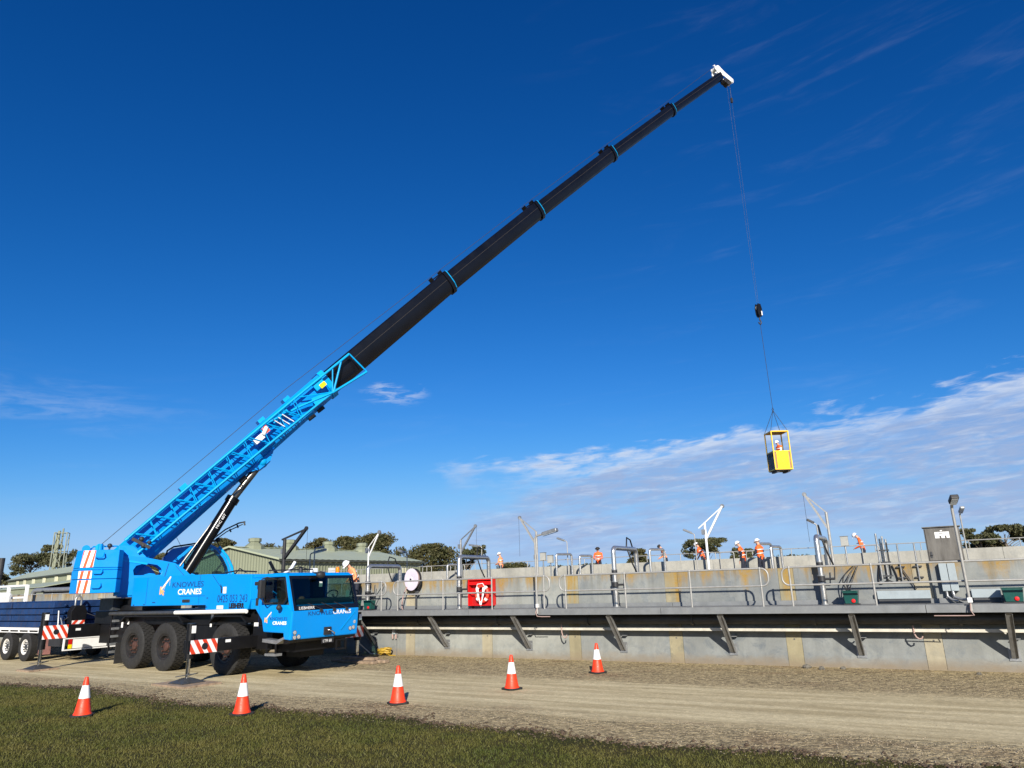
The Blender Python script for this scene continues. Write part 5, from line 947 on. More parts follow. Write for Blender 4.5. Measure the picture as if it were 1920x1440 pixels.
MB().box((-.32, -hw-.035, .07), (.32, -hw-.029, 1.10)).build('door_panel', YELLOWB, bk); b = MB(); b.box((-.36, -hw-.033, .065), (-.325, -hw+.0, 1.10)); b.box((.325, -hw-.033, .065), (.36, -hw, 1.10)); b.build('door_stile', YELLOW, bk)
for sg_ in (-1, 1): MB().box((sg_*.355, -hw+.008, .065), (sg_*.468, -hw+.014, 1.045)).build('mesh_panel', mat('bronze_mesh', (.32, .18, .09), .6, .2), bk)
MSH = mat('grey_mesh_panel', (.13, .125, .12), .6, .3, var=.2, sc=8)
MB().box((-hw-.004, -hw+.032, .065), (-hw+.004, hw-.032, 1.045)).build('side_panel', MSH, bk); MB().box((hw-.004, -hw+.032, .065), (hw+.004, hw-.032, 1.045)).build('side_panel', MSH, bk); MB().box((-hw+.032, hw-.004, .065), (hw-.032, hw+.004, 1.045)).build('back_panel', MSH, bk)
for z, w_ in ((.88, .1), (.66, .18), (.55, .2), (.47, .16)): MB().box((-w_/2, -hw-.0385, z), (w_/2, -hw-.0355, z+.025)).build('door_marking', BLACKP, bk)
b = MB(); b.box((-hw-.03, .1, .75), (-hw-.005, .42, 1.02)); b.box((-hw-.03, -.3, .80), (-hw-.005, 0, 1.0)); b.build('tool_bag', DARK, bk)
sl = MB()
for sx_ in (-1, 1):
    for sy in (-1, 1): sl.tube((sx_*hw, sy*hw, ht), (0, 0, ht+1.35), .014, n=6)
sl.path([(0, 0, ht+1.30), (.05, 0, ht+1.40), (0, 0, ht+1.52), (-.05, 0, ht+1.40)], .022, 6, closed=True); sl.tube((0, 0, ht+1.5), (-.08, -.02, 17.36-BZ), .013, n=6)
sl.build('lifting_sling', STEELC, bk)

# ------------------------------------------------------------------ timber pads under the jacks, planks
for (x, y, sx_, sy, n_, lab) in ((-8.86, -2.63, .45, .45, 3, 'low timber pad under the jack beside the trailer'), (-.36, -2.91, .75, .5, 3, 'wide timber pad under the jack beside the grass'), (-.36, 2.91, .6, .5, 3, 'timber pad under the jack near the tank wall'), (-8.86, 2.63, .45, .45, 3, 'timber pad under the hidden rear jack')):
    t = thing('timber_pad', lab, 'timber pad', CM @ Vector((x, y, .005)), C_A+random.uniform(-.05, .05))
    for k in range(n_): w_ = 2*sy/n_; MB().box((-sx_+random.uniform(-.03, .03), -sy+k*w_+.006, 0), (sx_+random.uniform(-.03, .03), -sy+(k+1)*w_-.006, .05-random.uniform(0, .004))).build('plank', TIMBER, t)
for k, (s_, m_, a_, L, z_) in enumerate(((-16.0, -2.45, -.05, 1.5, .004), (-15.85, -2.15, .03, 1.5, .004), (-16.05, -2.3, .0, 1.3, .087))):
    b = MB(); b.box((-L/2, -.11, 0), (L/2, .11, .08)); o = b.build('timber_sleeper', TIMBER, bevel=.008); o.matrix_world = rotz(W_A+a_, wloc(s_, m_, z_)); tag(o, ('lower timber sleeper of the small stack, on the track side', 'lower timber sleeper of the small stack, on the wall side', 'top timber sleeper of the small stack by the crane nose')[k], 'timber', 'timber sleepers by the crane nose')

# ------------------------------------------------------------------ flatbed trailer behind the crane
tr = thing('flatbed_trailer', 'white framed flatbed trailer parked behind the crane', 'trailer', C_O, C_A)
for sy in (-1, 1):
    b = MB(); b.box((-21, sy*1.25-.02, 1.08), (-11.75, sy*1.25+.02, 1.17)); b.box((-21, sy*1.25-.015, .99), (-11.85, sy*1.25+.015, 1.02))
    for x in np.arange(-20.9, -11.7, .78): b.box((x-.03, sy*1.25-.018, 1.0), (x+.03, sy*1.25+.018, 1.08))
    b.build('side_rail', WHITE, tr)
MB().box((-21, -1.23, 1.10), (-10.6, 1.23, 1.155)).build('deck', BLACK, tr)
b = MB(); b.box((-21, -.5, .72), (-10.6, -.38, 1.10)); b.box((-21, .38, .72), (-10.6, .5, 1.10)); b.build('chassis_rail', BLACK, tr)
b = MB(); b.box((-11.6, -1.2, .55), (-10.75, -.5, 1.05)); b.build('side_box', DARK, tr)
b = MB(); b.plate_hole([(-10.45, -1.25, .83), (-10.45, 1.25, .83), (-10.45, 1.25, .42), (-10.45, -1.25, .42)], [(-10.45, -1.20, .80), (-10.45, 1.20, .80), (-10.45, 1.20, .46), (-10.45, -1.20, .46)], (.05, 0, 0)); b.build('tail_frame', WHITE, tr)
MB().box((-10.44, -.95, .48), (-10.42, .25, .79)).build('tail_panel', WHITE, tr); MB().box((-10.44, .36, .48), (-10.42, 1.18, .79)).build('tail_panel', WHITE, tr)
for y0, y1, z0, z1, m_ in ((-1.08, -.96, .62, .79, REDL), (-1.08, -.96, .48, .615, YELLOWB), (.9, 1.05, .62, .79, REDL)): MB().box((-10.415, y0, z0), (-10.40, y1, z1)).build('tail_light', m_, tr)
MB().box((-10.46, .27, .44), (-10.40, .34, .84)).build('tail_post', DGREY, tr)
WT = wheel_meshes(.495, .28, 44, RIMW, DGREY, .42)
for x in (-14.62, -13.12):
    for sy in (-1, 1): wheel(tr, WT, x, sy*1.18, .50, sy < 0)
    b = MB(); b.tube((x, -1, .5), (x, 1, .5), .07); b.build('axle', BLACK, tr)
b = MB(); b.box((-12.05, -1.3, .25), (-12.02, -.9, .85)); b.build('mudflap', mat('red_grey_flap', (.22, .10, .09), .7, var=.5, sc=6), tr)
b = MB(); P = [(-22.0, 1.1), (-19.31, 1.1)]
b.tube((-22.2, 1.1, 2.77), (-19.31, 1.1, 2.77), .05, n=8); b.tube((-22.2, 1.1, 2.25), (-19.31, 1.1, 2.25), .05, n=8); b.box((-19.4, 1.05, 1.16), (-19.25, 1.15, 2.80)); b.box((-21.2, 1.05, 1.16), (-21.05, 1.15, 2.8)); b.build('headboard', WHITE, tr)
b = MB(); b.tube((-22.35, 1.1, 1.2), (-22.35, 1.1, 4.1), .10, n=12); b.tube((-22.35, 1.1, 3.3), (-22.35, 1.1, 4.1), .13, n=12); b.build('exhaust_stack', DARK, tr, smooth=50); b = MB(); b.box((-22.5, .4, 1.16), (-20.4, 1.0, 2.5)); b.build('white_bin', WHITE, tr, bevel=.12); b = MB(); b.box((-22.3, -1.2, .72), (-20.9, 1.2, 1.16)); b.build('front_deck', BLACK, tr)
for st, (x0, x1) in enumerate(((-14.72, -11.5), (-18.9, -14.80))):
    for k in range(4):
        z0 = 1.175+.228*k; b = MB(); b.box((x0, -1.24+random.uniform(-.03, .03), z0), (x1+random.uniform(-.05, .05), 1.0, z0+.195)); b.box((x0+.1, -1.1, z0+.195), (x1-.1, .9, z0+.227)); b.box((x1+.04, -.9, z0+.05), (x1+.12, -.84, z0+.12)); o = b.build('steel_mat', BLUEBOX, bevel=.012); o.matrix_world = CM
        tag(o, ('lowest', 'second lowest', 'second highest', 'topmost')[k]+' dark blue steel mat in the '+('stack at the tail of the trailer' if st == 0 else 'stack at the front of the trailer'), 'steel mat', 'blue steel mats on the trailer')
t = thing('spare_hook_block', 'big black hook block with red and white chevron on the trailer tail', 'hook block', CM @ Vector((-11.0, -.56, 1.156)), C_A)
b = MB(); b.prism([(.0, -.26, .15), (.0, -.28, .55), (.0, -.16, .76), (.0, .16, .76), (.0, .28, .55), (.0, .26, .15), (.0, .2, .0), (.0, -.2, .0)], (-.30, 0, 0)); b.build('body', BLACK, t, bevel=.02); b = MB(); b.box((.002, -.22, .04), (.008, .22, .24)); b.build('chevron', stripes('chevron_stripes', tuple(eyv+Vector((0, 0, -.8))), .26, .2), t)
b = MB(); b.path([(-.15, -.1, .74), (-.15, -.1, 1.0), (-.15, 0, 1.12), (-.15, .1, 1.0), (-.15, .1, .74)], .035, 8); b.build('shackle', GALV, t, smooth=60)
t = thing('lashing_chains', 'thin lashing chains bracing the hook block on the trailer', 'chains', C_O, C_A)
for e in ((-11.3, -1.2, 1.2), (-10.7, .7, 1.2)): MB().tube((-11.1, -.56, 1.75), e, .012, n=5).build('chain', DGREY, t)
# stack of folding leg at the trailer end
b = MB(); b.tube((-11.15, -1.15, 1.16), (-11.25, -1.15, 1.75), .03); b.tube((-11.15, -1.1, 1.5), (-10.9, -1.1, 1.17), .02); b.build('stanchion', GALV, tr)

# ------------------------------------------------------------------ traffic cones
def cone(loc, lab, rz, tilt=0.):
    t = thing('traffic_cone', lab, 'traffic cone', loc, rz, 'traffic cones along the track')
    b = MB(); b.prism([(x, y, 0) for x, y in ((-.19, -.13), (-.13, -.19), (.13, -.19), (.19, -.13), (.19, .13), (.13, .19), (-.13, .19), (-.19, .13))], (0, 0, .035)); b.build('base', RUBBER, t, bevel=.008)
    rr_ = lambda z: .150-(z-.035)/.665*.118
    b = MB(); b.lathe([(.165, .0355), (.155, .06), (rr_(.07), .075), (rr_(.32), .32)], 28); b.build('lower_body', ORANGE, t, smooth=40)
    b = MB(); b.lathe([(rr_(.32)+.002, .3205), (rr_(.55)+.002, .55)], 28); b.build('reflective_band', CONEW, t, smooth=40); b = MB(); b.lathe([(rr_(.55), .551), (rr_(.685), .685), (rr_(.70)*.8, .70)], 28); b.build('tip', ORANGE, t, smooth=40)
cone((-8.401, 14.709, .012), 'orange and white traffic cone on the grass ahead of the trailer end', .3); cone((-5.211, 14.328, .012), 'orange and white traffic cone on the grass edge beside the front jack', .9); cone((-2.429, 15.077, .004), 'orange and white traffic cone on the gravel verge below the hose reel', .4); cone((-.204, 16.562, .006), 'orange and white traffic cone on the track below the red lifebuoy box', .7); cone((1.912, 18.969, .004), 'orange and white traffic cone nearest the tank wall', .55)

# ------------------------------------------------------------------ people: one continuous skinned body each
def person(loc, rz, label, lean=10., head=15., arms='down', top=HIVIS, sleeves=None, hat='helmet', ht=1.76, vest=False):
    L = R(lean); k = ht/1.76
    def sp(x, z): return (x*math.cos(L)+z*math.sin(L), -x*math.sin(L)+z*math.cos(L)+.95)         # torso point bent about the hips
    J = {}; rad = {}
    def j(n, p, r): J[n] = Vector(p)*k; rad[n] = r*k
    hipx = -.10*math.sin(L)
    j('pelvis', (hipx, 0, .95), (.125)); j('belly', (sp(0, .17)[0]+hipx, 0, sp(0, .17)[1]), .125); j('chest', (sp(.01, .38)[0]+hipx, 0, sp(.01, .38)[1]), .135); j('neck', (sp(.0, .545)[0]+hipx, 0, sp(0, .545)[1]), .06)
    hx, hz = sp(0, .60); H_ = L+R(head); j('jaw', (hx+hipx+.02*math.cos(H_), 0, hz), .068); j('skull', (hx+hipx+.13*math.sin(H_)+.02, 0, hz+.13*math.cos(H_)), .092)
    for sg, nm in ((-1, 'r'), (1, 'l')):
        sx_, sz = sp(0, .46); j('sh'+nm, (sx_+hipx, sg*.185, sz), .068)
        if arms == 'down': e_, w_ = sp(-.03, .19), sp(.10, -.04); ys = (.24, .23)
        elif arms == 'front': e_, w_ = sp(.06, .20), sp(.30, .16); ys = (.25, .12)
        elif arms == 'reach': e_, w_ = sp(.17, .25), sp(.38, .08); ys = (.23, .14)
        else: e_, w_ = sp(-.02, .20), sp(.20, .14); ys = (.26, .16)
        j('el'+nm, (e_[0]+hipx, sg*ys[0], e_[1]), .046); j('wr'+nm, (w_[0]+hipx, sg*ys[1], w_[1]), .033)
        d = (J['wr'+nm]-J['el'+nm]).normalized(); J['ha'+nm] = J['wr'+nm]+d*.07*k; rad['ha'+nm] = .036*k
        j('hip'+nm, (hipx, sg*.10, .90), .098); j('kn'+nm, (.03+hipx*.4+.03*sg, sg*.11, .50), .064); j('an'+nm, (-.02+.05*sg, sg*.115, .085), .045); j('to'+nm, (.14+.05*sg, sg*.13, .05), .042)
    E = [('pelvis', 'belly'), ('belly', 'chest'), ('chest', 'neck'), ('neck', 'jaw'), ('jaw', 'skull')]
    for nm in 'rl': E += [('chest', 'sh'+nm), ('sh'+nm, 'el'+nm), ('el'+nm, 'wr'+nm), ('wr'+nm, 'ha'+nm), ('pelvis', 'hip'+nm), ('hip'+nm, 'kn'+nm), ('kn'+nm, 'an'+nm), ('an'+nm, 'to'+nm)]
    names = list(J); me = bpy.data.meshes.new('skeleton'); me.from_pydata([tuple(J[n]) for n in names], [(names.index(a), names.index(b)) for a, b in E], [])
    o = bpy.data.objects.new('tmp', me); COL.objects.link(o); o.modifiers.new('s', 'SKIN'); 
    for n, sv in zip(names, me.skin_vertices[0].data): sv.radius = (rad[n], rad[n]); sv.use_root = n == 'pelvis'
    o.modifiers.new('ss', 'SUBSURF').levels = 1
    dg = bpy.context.evaluated_depsgraph_get(); ev = bpy.data.meshes.new_from_object(o.evaluated_get(dg)); bpy.data.objects.remove(o)
    b = MB(); b.add([v.co.copy() for v in ev.vertices], [list(p.vertices) for p in ev.polygons])
    region = {}
    for a, c in E:
        region[(a, c)] = 0 if a in ('neck', 'jaw') or c.startswith('ha') else (2 if a[:2] in ('hi', 'kn', 'pe') and c != 'belly' else (4 if a[:2] == 'an' else (3 if a[:2] in ('sh', 'el') else 1)))
    mi = []
    for p in ev.polygons:
        c = p.center; best = None
        for (a, d), rg in region.items():
            A, D = J[a], J[d]; u = max(0, min(1, (c-A).dot(D-A)/(D-A).length_squared)); q = (c-A.lerp(D, u)).length/(.5*(rad[a]+rad[d]))
            if best is None or q < best[0]: best = (q, rg)
        mi.append(best[1])
    b.mi = mi; b.cur = 0
    for nm in 'rl':                                                                              # fingers rooted in the palm
        h0 = J['ha'+nm]; d = (h0-J['wr'+nm]).normalized(); sdv = Vector((0, 1, 0))
        for q, (o_, ln) in enumerate(((-.026, .062), (-.009, .072), (.009, .068), (.025, .052))):
            p0 = h0+sdv*o_*k; b.path([p0, p0+d*ln*.55*k, p0+d*ln*k+Vector((0, 0, -.018*k))], [.009*k, .0085*k, .007*k], 5)
        tsd = -1 if nm == 'l' else 1; b.path([h0-d*.03*k+sdv*tsd*.025*k, h0+sdv*tsd*.05*k+d*.01*k, h0+sdv*tsd*.055*k+d*.04*k], [.011*k, .01*k, .008*k], 5)
    fwd = Vector((math.cos(H_), 0, -math.sin(H_))); hc = J['skull']; upv = Vector((math.sin(H_), 0, math.cos(H_)))
    b.cur = 0; nb = hc+fwd*.088*k-upv*.045*k; b.path([nb+upv*.03*k, nb+fwd*.022*k-upv*.005*k, nb-upv*.012*k], [.008*k, .014*k, .010*k], 6)
    for sg in (-1, 1): b.ball(hc+Vector((0, sg*.088*k, 0))-upv*.04*k, .022*k, 6, 5, (.7, .4, 1.2))
    b.cur = 5
    for sg in (-1, 1): b.ball(hc+fwd*.084*k+Vector((0, sg*.033*k, 0))-upv*.025*k, .011*k, 6, 4)
    b.path([hc+fwd*.088*k-upv*.088*k+Vector((0, -.02*k, 0)), hc+fwd*.088*k-upv*.088*k+Vector((0, .02*k, 0))], .005*k, 5)
    t = thing('person', label, 'person', loc, rz)
    b.build('body', [SKIN, top, NAVYC, sleeves or top, BLACKP, HAIRM], t, smooth=70)
    Mh = Matrix.Translation(hc+upv*.01*k) @ Matrix(((fwd.x, 0, upv.x, 0), (0, 1, 0, 0), (fwd.z, 0, upv.z, 0), (0, 0, 0, 1)))
    if hat == 'helmet':
        b = MB(); b.lathe([(.128*k, .0), (.126*k, .03*k), (.112*k, .075*k), (.075*k, .115*k), (.02*k, .13*k)], 16, Mh); b.hexa([Mh @ Vector(q)*1 for q in ((.08*k, -.085*k, 0), (.185*k, -.055*k, -.008*k), (.185*k, .055*k, -.008*k), (.08*k, .085*k, 0), (.08*k, -.085*k, .012*k), (.185*k, -.055*k, .004*k), (.185*k, .055*k, .004*k), (.08*k, .085*k, .012*k))]); b.lathe([(.142*k, -.004), (.142*k, .008)], 16, Mh); b.build('helmet', HELMET, t, smooth=50)
    else:
        b = MB(); b.lathe([(.103*k, -.02), (.108*k, .03*k), (.085*k, .075*k), (.02*k, .10*k)], 14, Mh @ Matrix.Translation((-.008, 0, 0)))
        if hat == 'cap': b.lathe([(.15*k, .005), (.15*k, .016)], 14, Mh)
        b.build('cap' if hat == 'cap' else 'hair', HAIRM, t, smooth=50)
    bl, ch = J['belly'], J['chest']; ax = (ch-bl).normalized()                                     # reflective bands round the torso
    for u_ in (.05, .85):
        c = bl.lerp(ch, u_); x_ = Vector((ax.z, 0, -ax.x)); b = MB()
        b.path([c+x_*.152*k*math.cos(a_)+Vector((0, 1, 0))*.178*k*math.sin(a_) for a_ in np.linspace(0, 6.283, 17)[:-1]], .022*k, 6, closed=True); b.build('reflective_band', BANDS, t, smooth=60)
    return t
def pw(s, m, z): return wloc(s, m, z)
rzw = W_A
person(pw(-23.55, 18.4, 2.30), rzw+R(180), 'worker in white helmet and orange top holding papers beside the grey davit', 6, 18, 'front', HIVISL)
person(pw(-17.05, 18.4, 2.30), rzw+R(-75), 'worker in dark cap and bright orange jacket standing alone on the far walkway', 4, 20, 'front', HIVIS, hat='cap')
person(pw(-13.1, 18.4, 2.30), rzw+R(-150), 'bare headed worker in pale orange top looking down', 20, 25, 'front', HIVISL, hat='hair')
person(pw(-11.05, 18.4, 2.30), rzw+R(175), 'worker in white helmet stooping under the white davit', 22, 20, 'reach', HIVIS)
person(pw(-7.95, 14.0, 2.0), rzw+R(178), 'worker in white helmet and orange vest over dark sleeves looking down', 9, 25, 'down', HIVIS, NAVYC)
person(pw(-7.2, 14.2, 2.05), rzw+R(150), 'worker in white helmet standing behind a thin arched pipe', 5, 15, 'front', HIVIS, NAVYC)
person(pw(-3.35, 18.4, 2.32), rzw+R(185), 'worker in orange jacket bending over beside the clustered pipes', 15, 35, 'front', HIVIS)
person(pw(-18.0, -.48, 1.472), rzw+R(-110), 'worker in orange jacket stooping on the walkway behind the driver cab', 28, 25, 'front', HIVISL)
person(tw(32.74, -.08, BZ+.005), R(195), 'worker in white helmet riding in the yellow basket', 5, 18, 'front', HIVIS, mat('pale_shirt', (.7, .66, .64), .8))

# ------------------------------------------------------------------ green sheds
def corr(b, p0, p1, z0, ztop, pitch, depth, nrm):
    """corrugated upright sheet from p0 to p1 (2D), top height a function of the fraction"""
    p0, p1, nrm = Vector(p0), Vector(p1), Vector(nrm); Lh = (p1-p0).length; n = int(Lh/pitch)*2
    vs = []
    for i in range(n+1):
        for e in (0, 1):
            u = min(1, (i+(.18 if e else -.18))/n); u = max(0, u); d = nrm*(depth if i % 2 else 0); q = p0.lerp(p1, u)+d; vs += [(q.x, q.y, z0), (q.x, q.y, ztop(u))]
    m = len(vs)//2; b.add(vs, [(2*i, 2*i+2, 2*i+3, 2*i+1) for i in range(m-1)])
shed = thing('green_shed', 'long pale green corrugated shed with four roof vents behind the tank', 'shed', W_O, W_A)
e0, rg, e1, m0, m1, ze, zr = -51.2, -57.7, -64.2, 25.6, 46.0, 4.95, 6.25
b = MB(); corr(b, (e1, m0), (rg, m0), 0, lambda u: ze+(zr-ze)*u, .38, -.05, (0, 1)); corr(b, (rg, m0), (e0, m0), 0, lambda u: zr-(zr-ze)*u, .38, -.05, (0, 1)); b.build('gable_wall', SHEDG, shed)
b = MB(); corr(b, (e0, m0), (e0, m1), 0, lambda u: ze, .38, .05, (1, 0)); b.build('side_wall', SHEDG, shed); b = MB(); corr(b, (e1, m0), (e1, m1), 0, lambda u: ze, .38, -.05, (1, 0)); b.build('side_wall', SHEDG, shed); MB().box((e1, m1-.1, 0), (e0, m1, ze)).build('rear_wall', SHEDG, shed)
for sg, ee in ((1, e0), (-1, e1)):
    b = MB(); n = 52
    vs = []; fs = []
    for i in range(n+1):
        y = m0-.35+(m1-m0+.7)*i/n; d = .03*(i % 2); vs += [(rg, y, zr+.06+d), (ee+sg*.35, y, ze-.02+d)]
    for i in range(n): fs.append((2*i, 2*i+1, 2*i+3, 2*i+2))
    b.add(vs, fs); b.build('roof_sheet', SHEDR, shed)
    b = MB(); b.box((ee+sg*.30, m0-.35, ze-.20), (ee+sg*.44, m1+.35, ze-.06)); b.build('gutter', GUTTER, shed)
b = MB(); b.bar((rg, m0-.36, zr+.10), (e0+.35, m0-.36, ze+.0), .04, .16); b.bar((rg, m0-.36, zr+.10), (e1-.35, m0-.36, ze+.0), .04, .16); b.build('barge_board', SHEDR, shed); b = MB(); b.box((rg-.25, m0-.35, zr+.08), (rg+.25, m1+.35, zr+.13)); b.build('ridge_cap', SHEDR, shed)
for m_ in (28.2, 32.6, 38.1, 43.4):
    b = MB(); M = Matrix.Translation((rg, m_, zr)); b.lathe([(.95, -.25), (.92, .22), (.52, .55), (.52, .62), (.62, .64), (.62, .95), (.40, 1.0)], 8, M); b.build('roof_vent', SHEDG, shed, smooth=25)
for y0, y1, z0, z1, m_ in ((31.6, 32.5, 3.4, 4.2, STICKER), (42.0, 43.6, 0, 4.3, CREAM)): MB().box((e0+.06, y0, z0), (e0+.10, y1, z1)).build('wall_panel', m_, shed)
MB().box((e0+.06, 28.2, 2.2), (e0+.12, 31.2, 3.9)).build('roller_door', mat('dark_door', (.06, .065, .06), .6), shed)
sh2 = thing('green_shed', 'low green shed with a row of pale windows behind the trailer', 'shed', (-56.79, 93.01, 0), math.atan2(-.72, .69))
X0, X1 = -26, 22
def quad(parent, name, P, m, th=.06): b = MB(); b.prism(P, (0, 0, -th)); b.build(name, m, parent)
quad(sh2, 'roof_sheet', [(X0, 0, 6.0), (X1, 0, 6.0), (X1, -2.6, 4.95), (X0, -2.6, 4.95)], SHEDR); quad(sh2, 'roof_sheet', [(X0, 0, 6.0), (X0, 6, 3.6), (X1, 6, 3.6), (X1, 0, 6.0)], SHEDR)
b = MB(); corr(b, (X0, -2.4), (X1, -2.4), 0, lambda u: 4.9, .5, -.06, (0, 1)); b.build('front_wall', SHEDG, sh2); b = MB(); b.prism([(X0+.02, -2.4, 0), (X0+.02, 6, 0), (X0+.02, 6, 3.55), (X0+.02, 0, 5.93), (X0+.02, -2.4, 4.9)], (.05, 0, 0)); b.build('end_wall', SHEDG, sh2); MB().box((X0, -2.75, 4.78), (X1, -2.6, 4.92)).build('gutter', GUTTER, sh2)
for x in (-19.0, -14.2, -8.6, -2.4, 4, 10): MB().box((x, -2.56, 3.75), (x+1.35, -2.47, 4.65)).build('window', CREAM, sh2)
quad(sh2, 'lean_to_roof', [(-10, -2.6, 4.1), (X1, -2.6, 4.1), (X1, -7.2, 3.3), (-10, -7.2, 3.3)], SHEDR); b = MB(); corr(b, (-9.6, -7.0), (X1, -7.0), 0, lambda u: 3.25, .6, -.08, (0, 1)); b.build('lean_to_wall', SHEDG, sh2)

# lattice flue mast behind the low shed
ms = thing('lattice_mast', 'slender green grey lattice mast carrying flue pipes behind the low shed', 'mast', (-70.6, 112, 0), R(20))
hw_ = .85
for sx_ in (-1, 1):
    for sy in (-1, 1): MB().box((sx_*hw_-.06, sy*hw_-.06, 0), (sx_*hw_+.06, sy*hw_+.06, 11.9)).build('leg', MASTG, ms)
b = MB(); zz = [3.4+k*2.83 for k in range(4)]
for i, z in enumerate(zz):
    for sg in (-1, 1):
        b.bar((-hw_, sg*hw_, z), (hw_, sg*hw_, z), .08, .08); b.bar((sg*hw_, -hw_, z), (sg*hw_, hw_, z), .08, .08)
        if i < 3: b.bar((-hw_*sg, -hw_, z), (0, -hw_, z+1.4), .06, .06); b.bar((0, -hw_, z+1.4), (-hw_*sg, -hw_, zz[i+1]), .06, .06); b.bar((sg*hw_, -hw_*sg, z), (sg*hw_, hw_*sg, zz[i+1]), .06, .06)
b.build('bracing', MASTG, ms)
for x, y, r_, z in ((-.35, -.2, .20, 12.2), (-.72, .3, .14, 11.7), (.05, .3, .12, 12.6)): MB().tube((x, y, 0), (x, y, z), r_, n=12).build('flue_pipe', SHEDG, ms, smooth=50)

# ------------------------------------------------------------------ trees
def leafmat(name, a, b_):
    s = NT(name); s.set(Roughness=.65, Specular_IOR_Level=.25); f = s.noise(.55, 4, .6); f2 = s.noise(5, 2)
    s.col(s.mix(s.ramp(f2, .3, .7, 0, .5), s.mix(s.ramp(f, .35, .65), a, b_), (a[0]*.6, a[1]*.62, a[2]*.6))); return s.m
LEAF = [leafmat('cypress_leaves', (.050, .056, .020), (.100, .084, .034)), leafmat('gum_leaves', (.056, .064, .026), (.110, .105, .050))]
def tree(x, y, ztop, wd, kind, label, cz=None, seed=1, dens=1., group='trees on the skyline'):
    g = np.random.default_rng(seed); t = thing('tree', label, 'tree', (x, y, 0), 0, group); zb = cz if cz is not None else ztop*.30; hc = ztop-zb; rw = wd*.58
    b = MB(); tr_ = .05*ztop**.9*.45; b.path([(0, 0, -.1), (.1, .05, zb*.6), (-.05, .1, zb+hc*.35), (.1, 0, ztop*.85)], [tr_*1.25, tr_, tr_*.75, tr_*.25], 8)
    limbs = []
    nl = 9
    cents = []
    for k in range(nl):
        a = g.uniform(0, 6.28); rr_ = rw*(.35+.45*g.random()); z = zb+hc*(.15+.62*g.random()); e = (rr_*math.cos(a), rr_*math.sin(a), z)
        b.path([(0, 0, max(zb*.5, z-hc*.45)), (e[0]*.5, e[1]*.5, z-hc*.18), e], [tr_*.5, tr_*.3, tr_*.1], 6); cents.append(e)
    b.build('trunk', BARK, t, smooth=50)
    ncl = int((80 if kind == 0 else 54)*dens); C = []
    for k in range(ncl):
        if kind == 0: a = g.uniform(0, 6.28); u = g.random(); z = zb+hc*u; prof_ = math.sqrt(max(0, 1-(max(0, u-.35)/.65)**2.2))*min(1, .55+u*1.3); rr_ = rw*prof_*math.sqrt(g.random())*.95; C.append((rr_*math.cos(a), rr_*math.sin(a), z, g.uniform(.55, 1.0)*rw*.30))
        else: e = cents[k % nl]; a = g.uniform(0, 6.28); rr_ = rw*.38*math.sqrt(g.random()); C.append((e[0]+rr_*math.cos(a), e[1]+rr_*math.sin(a), e[2]+hc*(.10+.24*g.random()), g.uniform(.4, .8)*rw*.28))
    C = np.array(C); C[:, 2] = np.minimum(C[:, 2], ztop-C[:, 3]*.6); per = int((120 if kind == 0 else 110)*min(1.2, dens))
    idx = np.repeat(np.arange(len(C)), per); N = len(idx); v = g.normal(size=(N, 3)); v /= np.linalg.norm(v, axis=1)[:, None]; v *= (g.random(N)**.45)[:, None]
    P = C[idx, :3]+v*C[idx, 3:4]*np.array([1.15, 1.15, .75]); sz = g.uniform(.10, .24, N); q = g.normal(size=(N, 3)); q /= np.linalg.norm(q, axis=1)[:, None]; r_ = np.cross(q, g.normal(size=(N, 3))); r_ /= np.linalg.norm(r_, axis=1)[:, None]
    V = np.empty((N*4, 3)); V[0::4] = P-q*sz[:, None]; V[1::4] = P+r_*sz[:, None]*.55; V[2::4] = P+q*sz[:, None]; V[3::4] = P-r_*sz[:, None]*.55
    o = fast_mesh('crown', V, np.arange(N*4).reshape(-1, 4), LEAF[kind], '', ''); o.parent = t
    for key in ('kind', 'label', 'category'): del o[key]
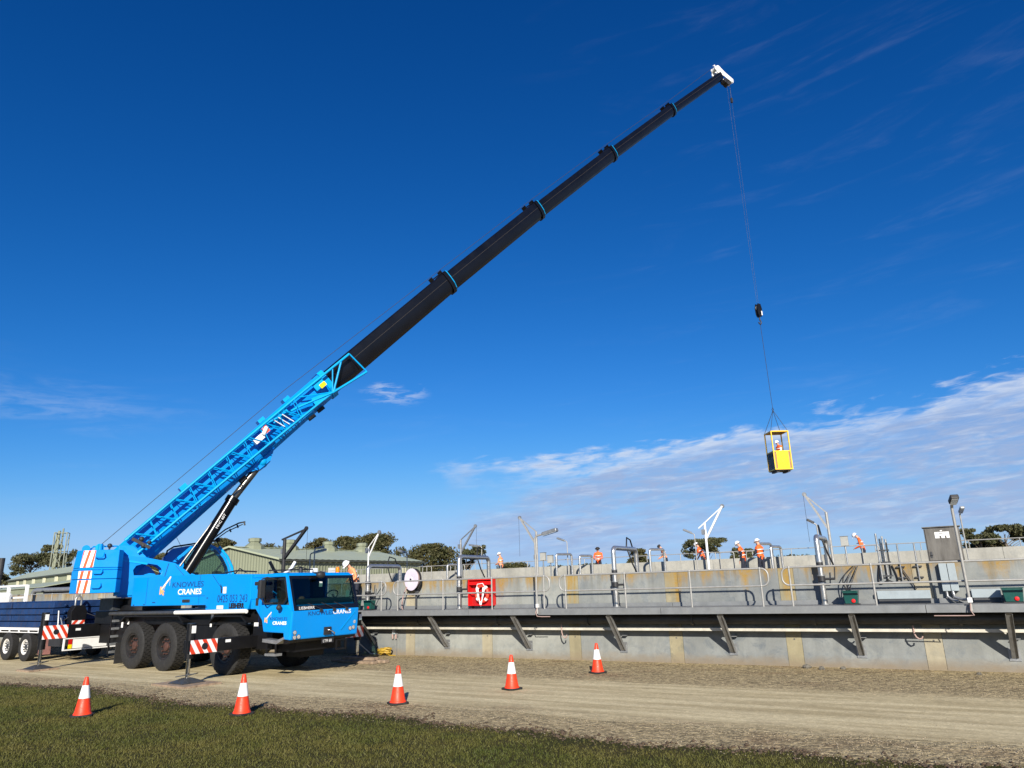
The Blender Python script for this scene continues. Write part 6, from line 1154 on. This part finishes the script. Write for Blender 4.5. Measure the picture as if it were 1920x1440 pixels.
for i, (x, y, zt_, wd, zb, kind, lab, cz, dn) in enumerate((
    (-84.4, 120, 7.4, 4.4, 4.5, 1, 'small dark gum tree at the far end of the low shed', 3.5, .8), (-86.7, 130, 10.0, 7.4, 7.2, 1, 'spreading open gum tree beside the lattice mast', 6.2, 1), (-84.5, 135, 11.6, 7.4, 7.5, 1, 'tall gum tree standing behind the lattice mast', 6.4, 1.1),
    (-50.4, 125, 11.2, 4.8, 9, 0, 'dark tree peeping above the shed gable', 5, 1), (-49.8, 142, 11.0, 9.6, 9, 0, 'low dark tree mass just above the shed ridge', 5, 1.2), (-33.8, 125, 10.7, 5.4, 8, 0, 'dark tree behind the shed between two roof vents', 4, 1), (-29.6, 126, 10.9, 6.4, 8, 0, 'broad dark tree behind the white davit', 4, 1.2),
    (-23.2, 120, 10.8, 8.4, 6, 0, 'largest dome shaped dark tree rising above the shed roof end', 3.0, 1.6), (-13.6, 115, 8.6, 8.0, 4.7, 0, 'wide dark tree just past the end of the shed', 2.0, 1.5), (-8.1, 116, 8.3, 4.4, 5, 1, 'open gum tree behind the grey davit', 3.5, 1), (19.7, 120, 7.1, 3.4, 5.7, 0, 'small round dark tree seen through the arched pipe', 2.5, .9),
    (31.0, 120, 8.5, 6.0, 5.5, 1, 'airy gum tree behind the white davit on the tank', 4.5, 1), (38.4, 125, 7.0, 4.0, 5.6, 1, 'small gum tree behind two workers in white helmets', 3.5, .8), (69.9, 110, 8.2, 4.4, 5.7, 1, 'smaller of two flat topped gum trees past the cabinet', 5.2, 1), (73.6, 110, 8.5, 5.4, 5.6, 1, 'larger of two flat topped gum trees past the cabinet', 5.2, 1.2), (72.3, 114, 6.2, 8.5, 4, 0, 'dark low bush beneath the flat topped gum trees', 2.0, 1.2), (-.5, 125, 5.6, 7.0, 4.7, 0, 'low dark shrub beyond the tank behind the galvanised davit', 1.0, 1.0), (-66, 135, 9.5, 9, 5, 0, 'dark tree behind the counterweight', 3.5, 1.2), (8, 140, 5.2, 9, 3, 0, 'distant low scrub beyond the alone worker', 1.0, .8), (14, 138, 5.4, 8, 3, 0, 'distant low scrub beyond the arched pipes', 1.0, .8), (48, 130, 5.6, 9, 3, 0, 'distant low scrub beyond the bending worker', 1.0, .8))):
    tree(x, y, zt_, wd, kind, lab, cz, 20+i, dn)
